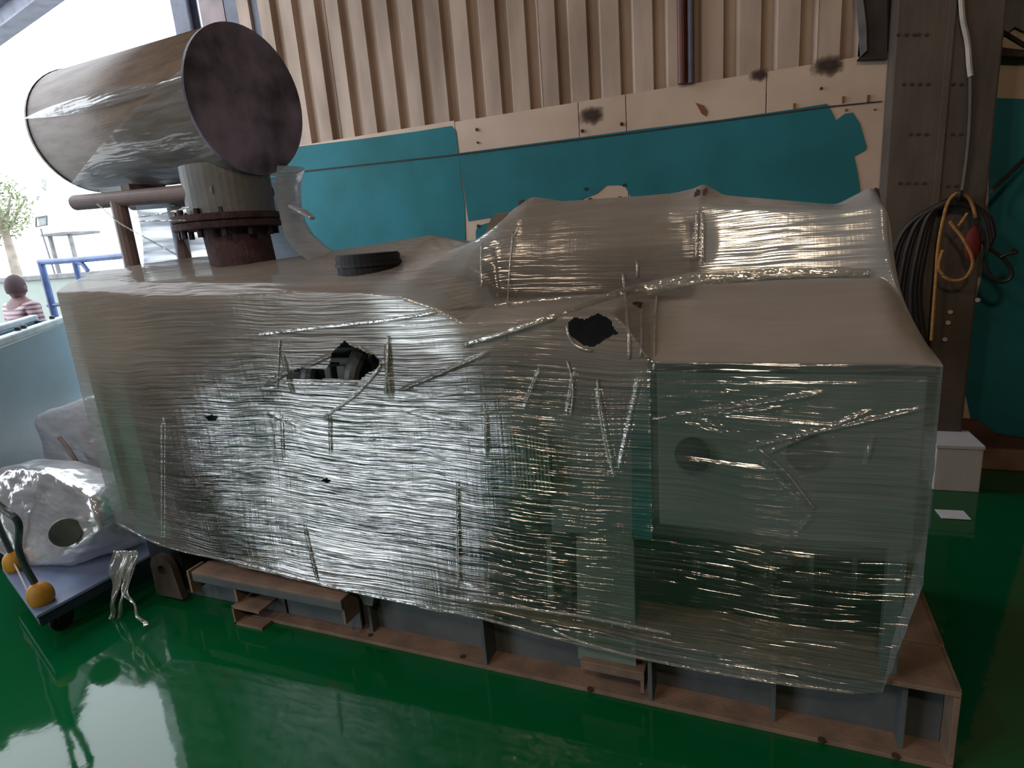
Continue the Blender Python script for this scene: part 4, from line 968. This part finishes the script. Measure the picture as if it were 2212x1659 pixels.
# room for the filler cap
keep &= ~(((cxx-pc_.x)**2+(cyy-1.98)**2 < .122**2) & (czz > 1.4))
q = q[keep]
me = bpy.data.meshes.new('film_wrap'); me.from_pydata(verts.tolist(), [], q.tolist()); me.update()
for nm, A in (('haze', np.clip(hz, .03, .96)), ('wrinkle', wr), ('reflect_tint', reflect_tint), ('bunch_glint', np.clip(bunch_glint*1.6, 0, 1))):
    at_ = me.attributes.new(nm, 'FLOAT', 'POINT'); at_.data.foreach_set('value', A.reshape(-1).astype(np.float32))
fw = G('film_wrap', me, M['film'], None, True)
gl_ = np.array(gen.location)
bvh = BVHTree.FromPolygons([tuple(v) for v in verts], [tuple(f_) for f_ in q.tolist()])
# end sheets
def endsheet(ix, sgn_):
    P = np.stack([XX[ix], YY[ix], ZZ[ix]], -1); c = P.mean(0)
    vs = []; fs = []; ts = np.linspace(0, 1, 9); n_ = len(P)
    for t in ts:
        Q_ = P*(1-t)+c*t; Q_[:, 0] += sgn_*.012*math.sin(t*3.1)+.006*fbm(Q_[:, 1]*8, Q_[:, 2]*12, 3); vs += Q_.tolist()
    for i in range(8):
        for k in range(n_-1): a = i*n_+k; fs.append((a, a+1, a+n_+1, a+n_))
    m2 = bpy.data.meshes.new('end'); m2.from_pydata(vs, [], fs); m2.update()
    return m2
G('film_end_sheet', endsheet(0, -1), 'filmthin', fw, True)
G('film_end_sheet', endsheet(-1, 1), 'filmbag', fw, True)
def onfilm(px, py, lift=.006):
    d_ = Vector(ray(px, py)).normalized(); h = bvh.ray_cast(Vector(EYE), d_)
    if h[0] is None: return None
    return h[0]-d_*lift
def fold(px, r, flat=.35, n=8, m_='filmfold', rs=None, lift=.005):
    dense = []
    for a, b in zip(px, px[1:]):
        k = max(1, int(math.hypot(b[0]-a[0], b[1]-a[1])/14))
        for i in range(k): dense.append((a[0]+(b[0]-a[0])*i/k, a[1]+(b[1]-a[1])*i/k))
    dense.append(px[-1])
    P = [onfilm(x, y, lift) for x, y in dense]; P = [p for p in P if p is not None]
    if len(P) < 3: return
    # relax
    for _ in range(3): P = [P[0]]+[(P[i-1]+2*P[i]+P[i+1])/4 for i in range(1, len(P)-1)]+[P[-1]]
    return G('film_fold', tube(P, r, n, 1, flat, normal=(0, -1, .3), rs=rs), m_, fw, True)
fold([(1041, 620), (1038, 560), (1042, 505), (1075, 462), (1135, 428)], .004)
fold([(560, 722), (700, 706), (850, 690), (980, 668), (1110, 655), (1230, 643), (1330, 638)], .007)
fold([(1000, 745), (1080, 722), (1160, 695), (1250, 665), (1340, 637), (1400, 622), (1500, 602), (1640, 590), (1760, 586), (1880, 590)], .016, .3, rs=[.006, .010, .022, .024, .018, .010], lift=.014)
fold([(1340, 637), (1420, 622), (1520, 606), (1620, 596)], .012, .3)
for P, r in [([(1108, 500), (1100, 580), (1096, 660), (1092, 735)], .005), ([(1140, 432), (1128, 480), (1110, 510)], .006), ([(1345, 590), (1352, 660), (1360, 740), (1358, 775)], .008), ([(1376, 560), (1376, 600)], .007),
             ([(1418, 640), (1414, 700), (1414, 760), (1412, 800)], .007), ([(1385, 660), (1386, 740), (1384, 770)], .006), ([(604, 735), (600, 790), (598, 840)], .006), ([(838, 725), (836, 800), (832, 850)], .010),
             ([(1224, 705), (1226, 735), (1250, 755), (1278, 758)], .007), ([(1505, 415), (1506, 480), (1504, 560)], .008), ([(1516, 412), (1518, 480), (1517, 570)], .010),
             ([(1225, 780), (1240, 830), (1232, 900)], .005), ([(1290, 820), (1296, 900), (1310, 980), (1330, 1030)], .006), ([(592, 880), (590, 1000)], .003), ([(985, 1040), (989, 1270)], .004), ([(1045, 870), (1050, 990)], .004),
             ([(604, 826), (690, 830), (770, 828)], .006), ([(700, 900), (760, 860), (800, 820), (822, 790)], .011), ([(1410, 905), (1430, 912), (1440, 900)], .006), ([(1640, 970), (1700, 1020), (1760, 1100)], .004)]:
    fold(P, r*.55, .4)
# gathered hem
fold([(250, 1128), (350, 1183), (520, 1216), (660, 1252), (800, 1287), (930, 1313), (1050, 1337), (1250, 1395), (1400, 1425), (1600, 1466), (1890, 1502)], .005, .5, lift=.0)
for y_ in (1275, 1340):
    fold([(1000+ (y_-1275)*3, y_+20), (1250, y_+55), (1450, y_+95)], .005, .4)
# skirt of film between silencer, flange and engine top
rg = []
zl_ = [1.545, 1.60, 1.66, 1.72, 1.80, 1.88, 1.95]
rb = [at(p_, y_, Y=2.24).x for p_, y_ in ((708, 532), (672, 508), (645, 475), (632, 440), (622, 395), (622, 372), (632, 350))]
bm = bmesh.new(); prev = None
for z_, xr in zip(zl_, rb):
    lft = lx-.03; cxr = (xr+lft)/2; rx = (xr-lft)/2; ry_ = np.interp(z_, [1.54, 1.75, 1.96], [.33, .20, .24])
    row = []
    for k in range(44):
        a_ = -.12*math.pi+1.22*math.pi*k/43; e_ = 1+.02*math.sin(7*a_+z_*30)
        row.append(bm.verts.new((cxr+rx*math.copysign(abs(math.cos(a_))**.8, math.cos(a_)), 2.26+ry_*math.sin(a_)*e_, z_)))
    if prev:
        for k in range(43): bm.faces.new((prev[k], prev[k+1], row[k+1], row[k]))
    prev = row
G('film_skirt', done(bm), 'filmskirt', fw, True)
# stray film end beside the skirt and under the silencer
G('film_tail', tube([at(628, 445, Y=2.2), at(655, 458, Y=2.2), at(676, 472, Y=2.2)], .02, 8, flat=.4, rs=[.02, .03, .018]), 'filmskirt', fw, True)
G('film_tail', tube([at(95, 385, Y=2.3), at(92, 405, Y=2.3), at(84, 418, Y=2.3), at(80, 432, Y=2.3)], .012, 8, rs=[.006, .018, .016, .006]), 'filmfold', fw, True)
G('film_tail', tube([at(90, 402, Y=2.25), at(112, 420, Y=2.25), at(135, 432, Y=2.2), at(160, 420, Y=2.15)], .012, 8, rs=[.008, .022, .03, .02], flat=.4), 'filmthin', fw, True)
for P in ([(210, 440), (250, 475), (290, 500), (380, 550)], [(290, 470), (350, 462), (410, 448)], [(290, 478), (400, 476)]):
    G('film_strand', tube([at(x, y, Y=1.98) for x, y in P], .0035, 6), 'filmfold', fw)
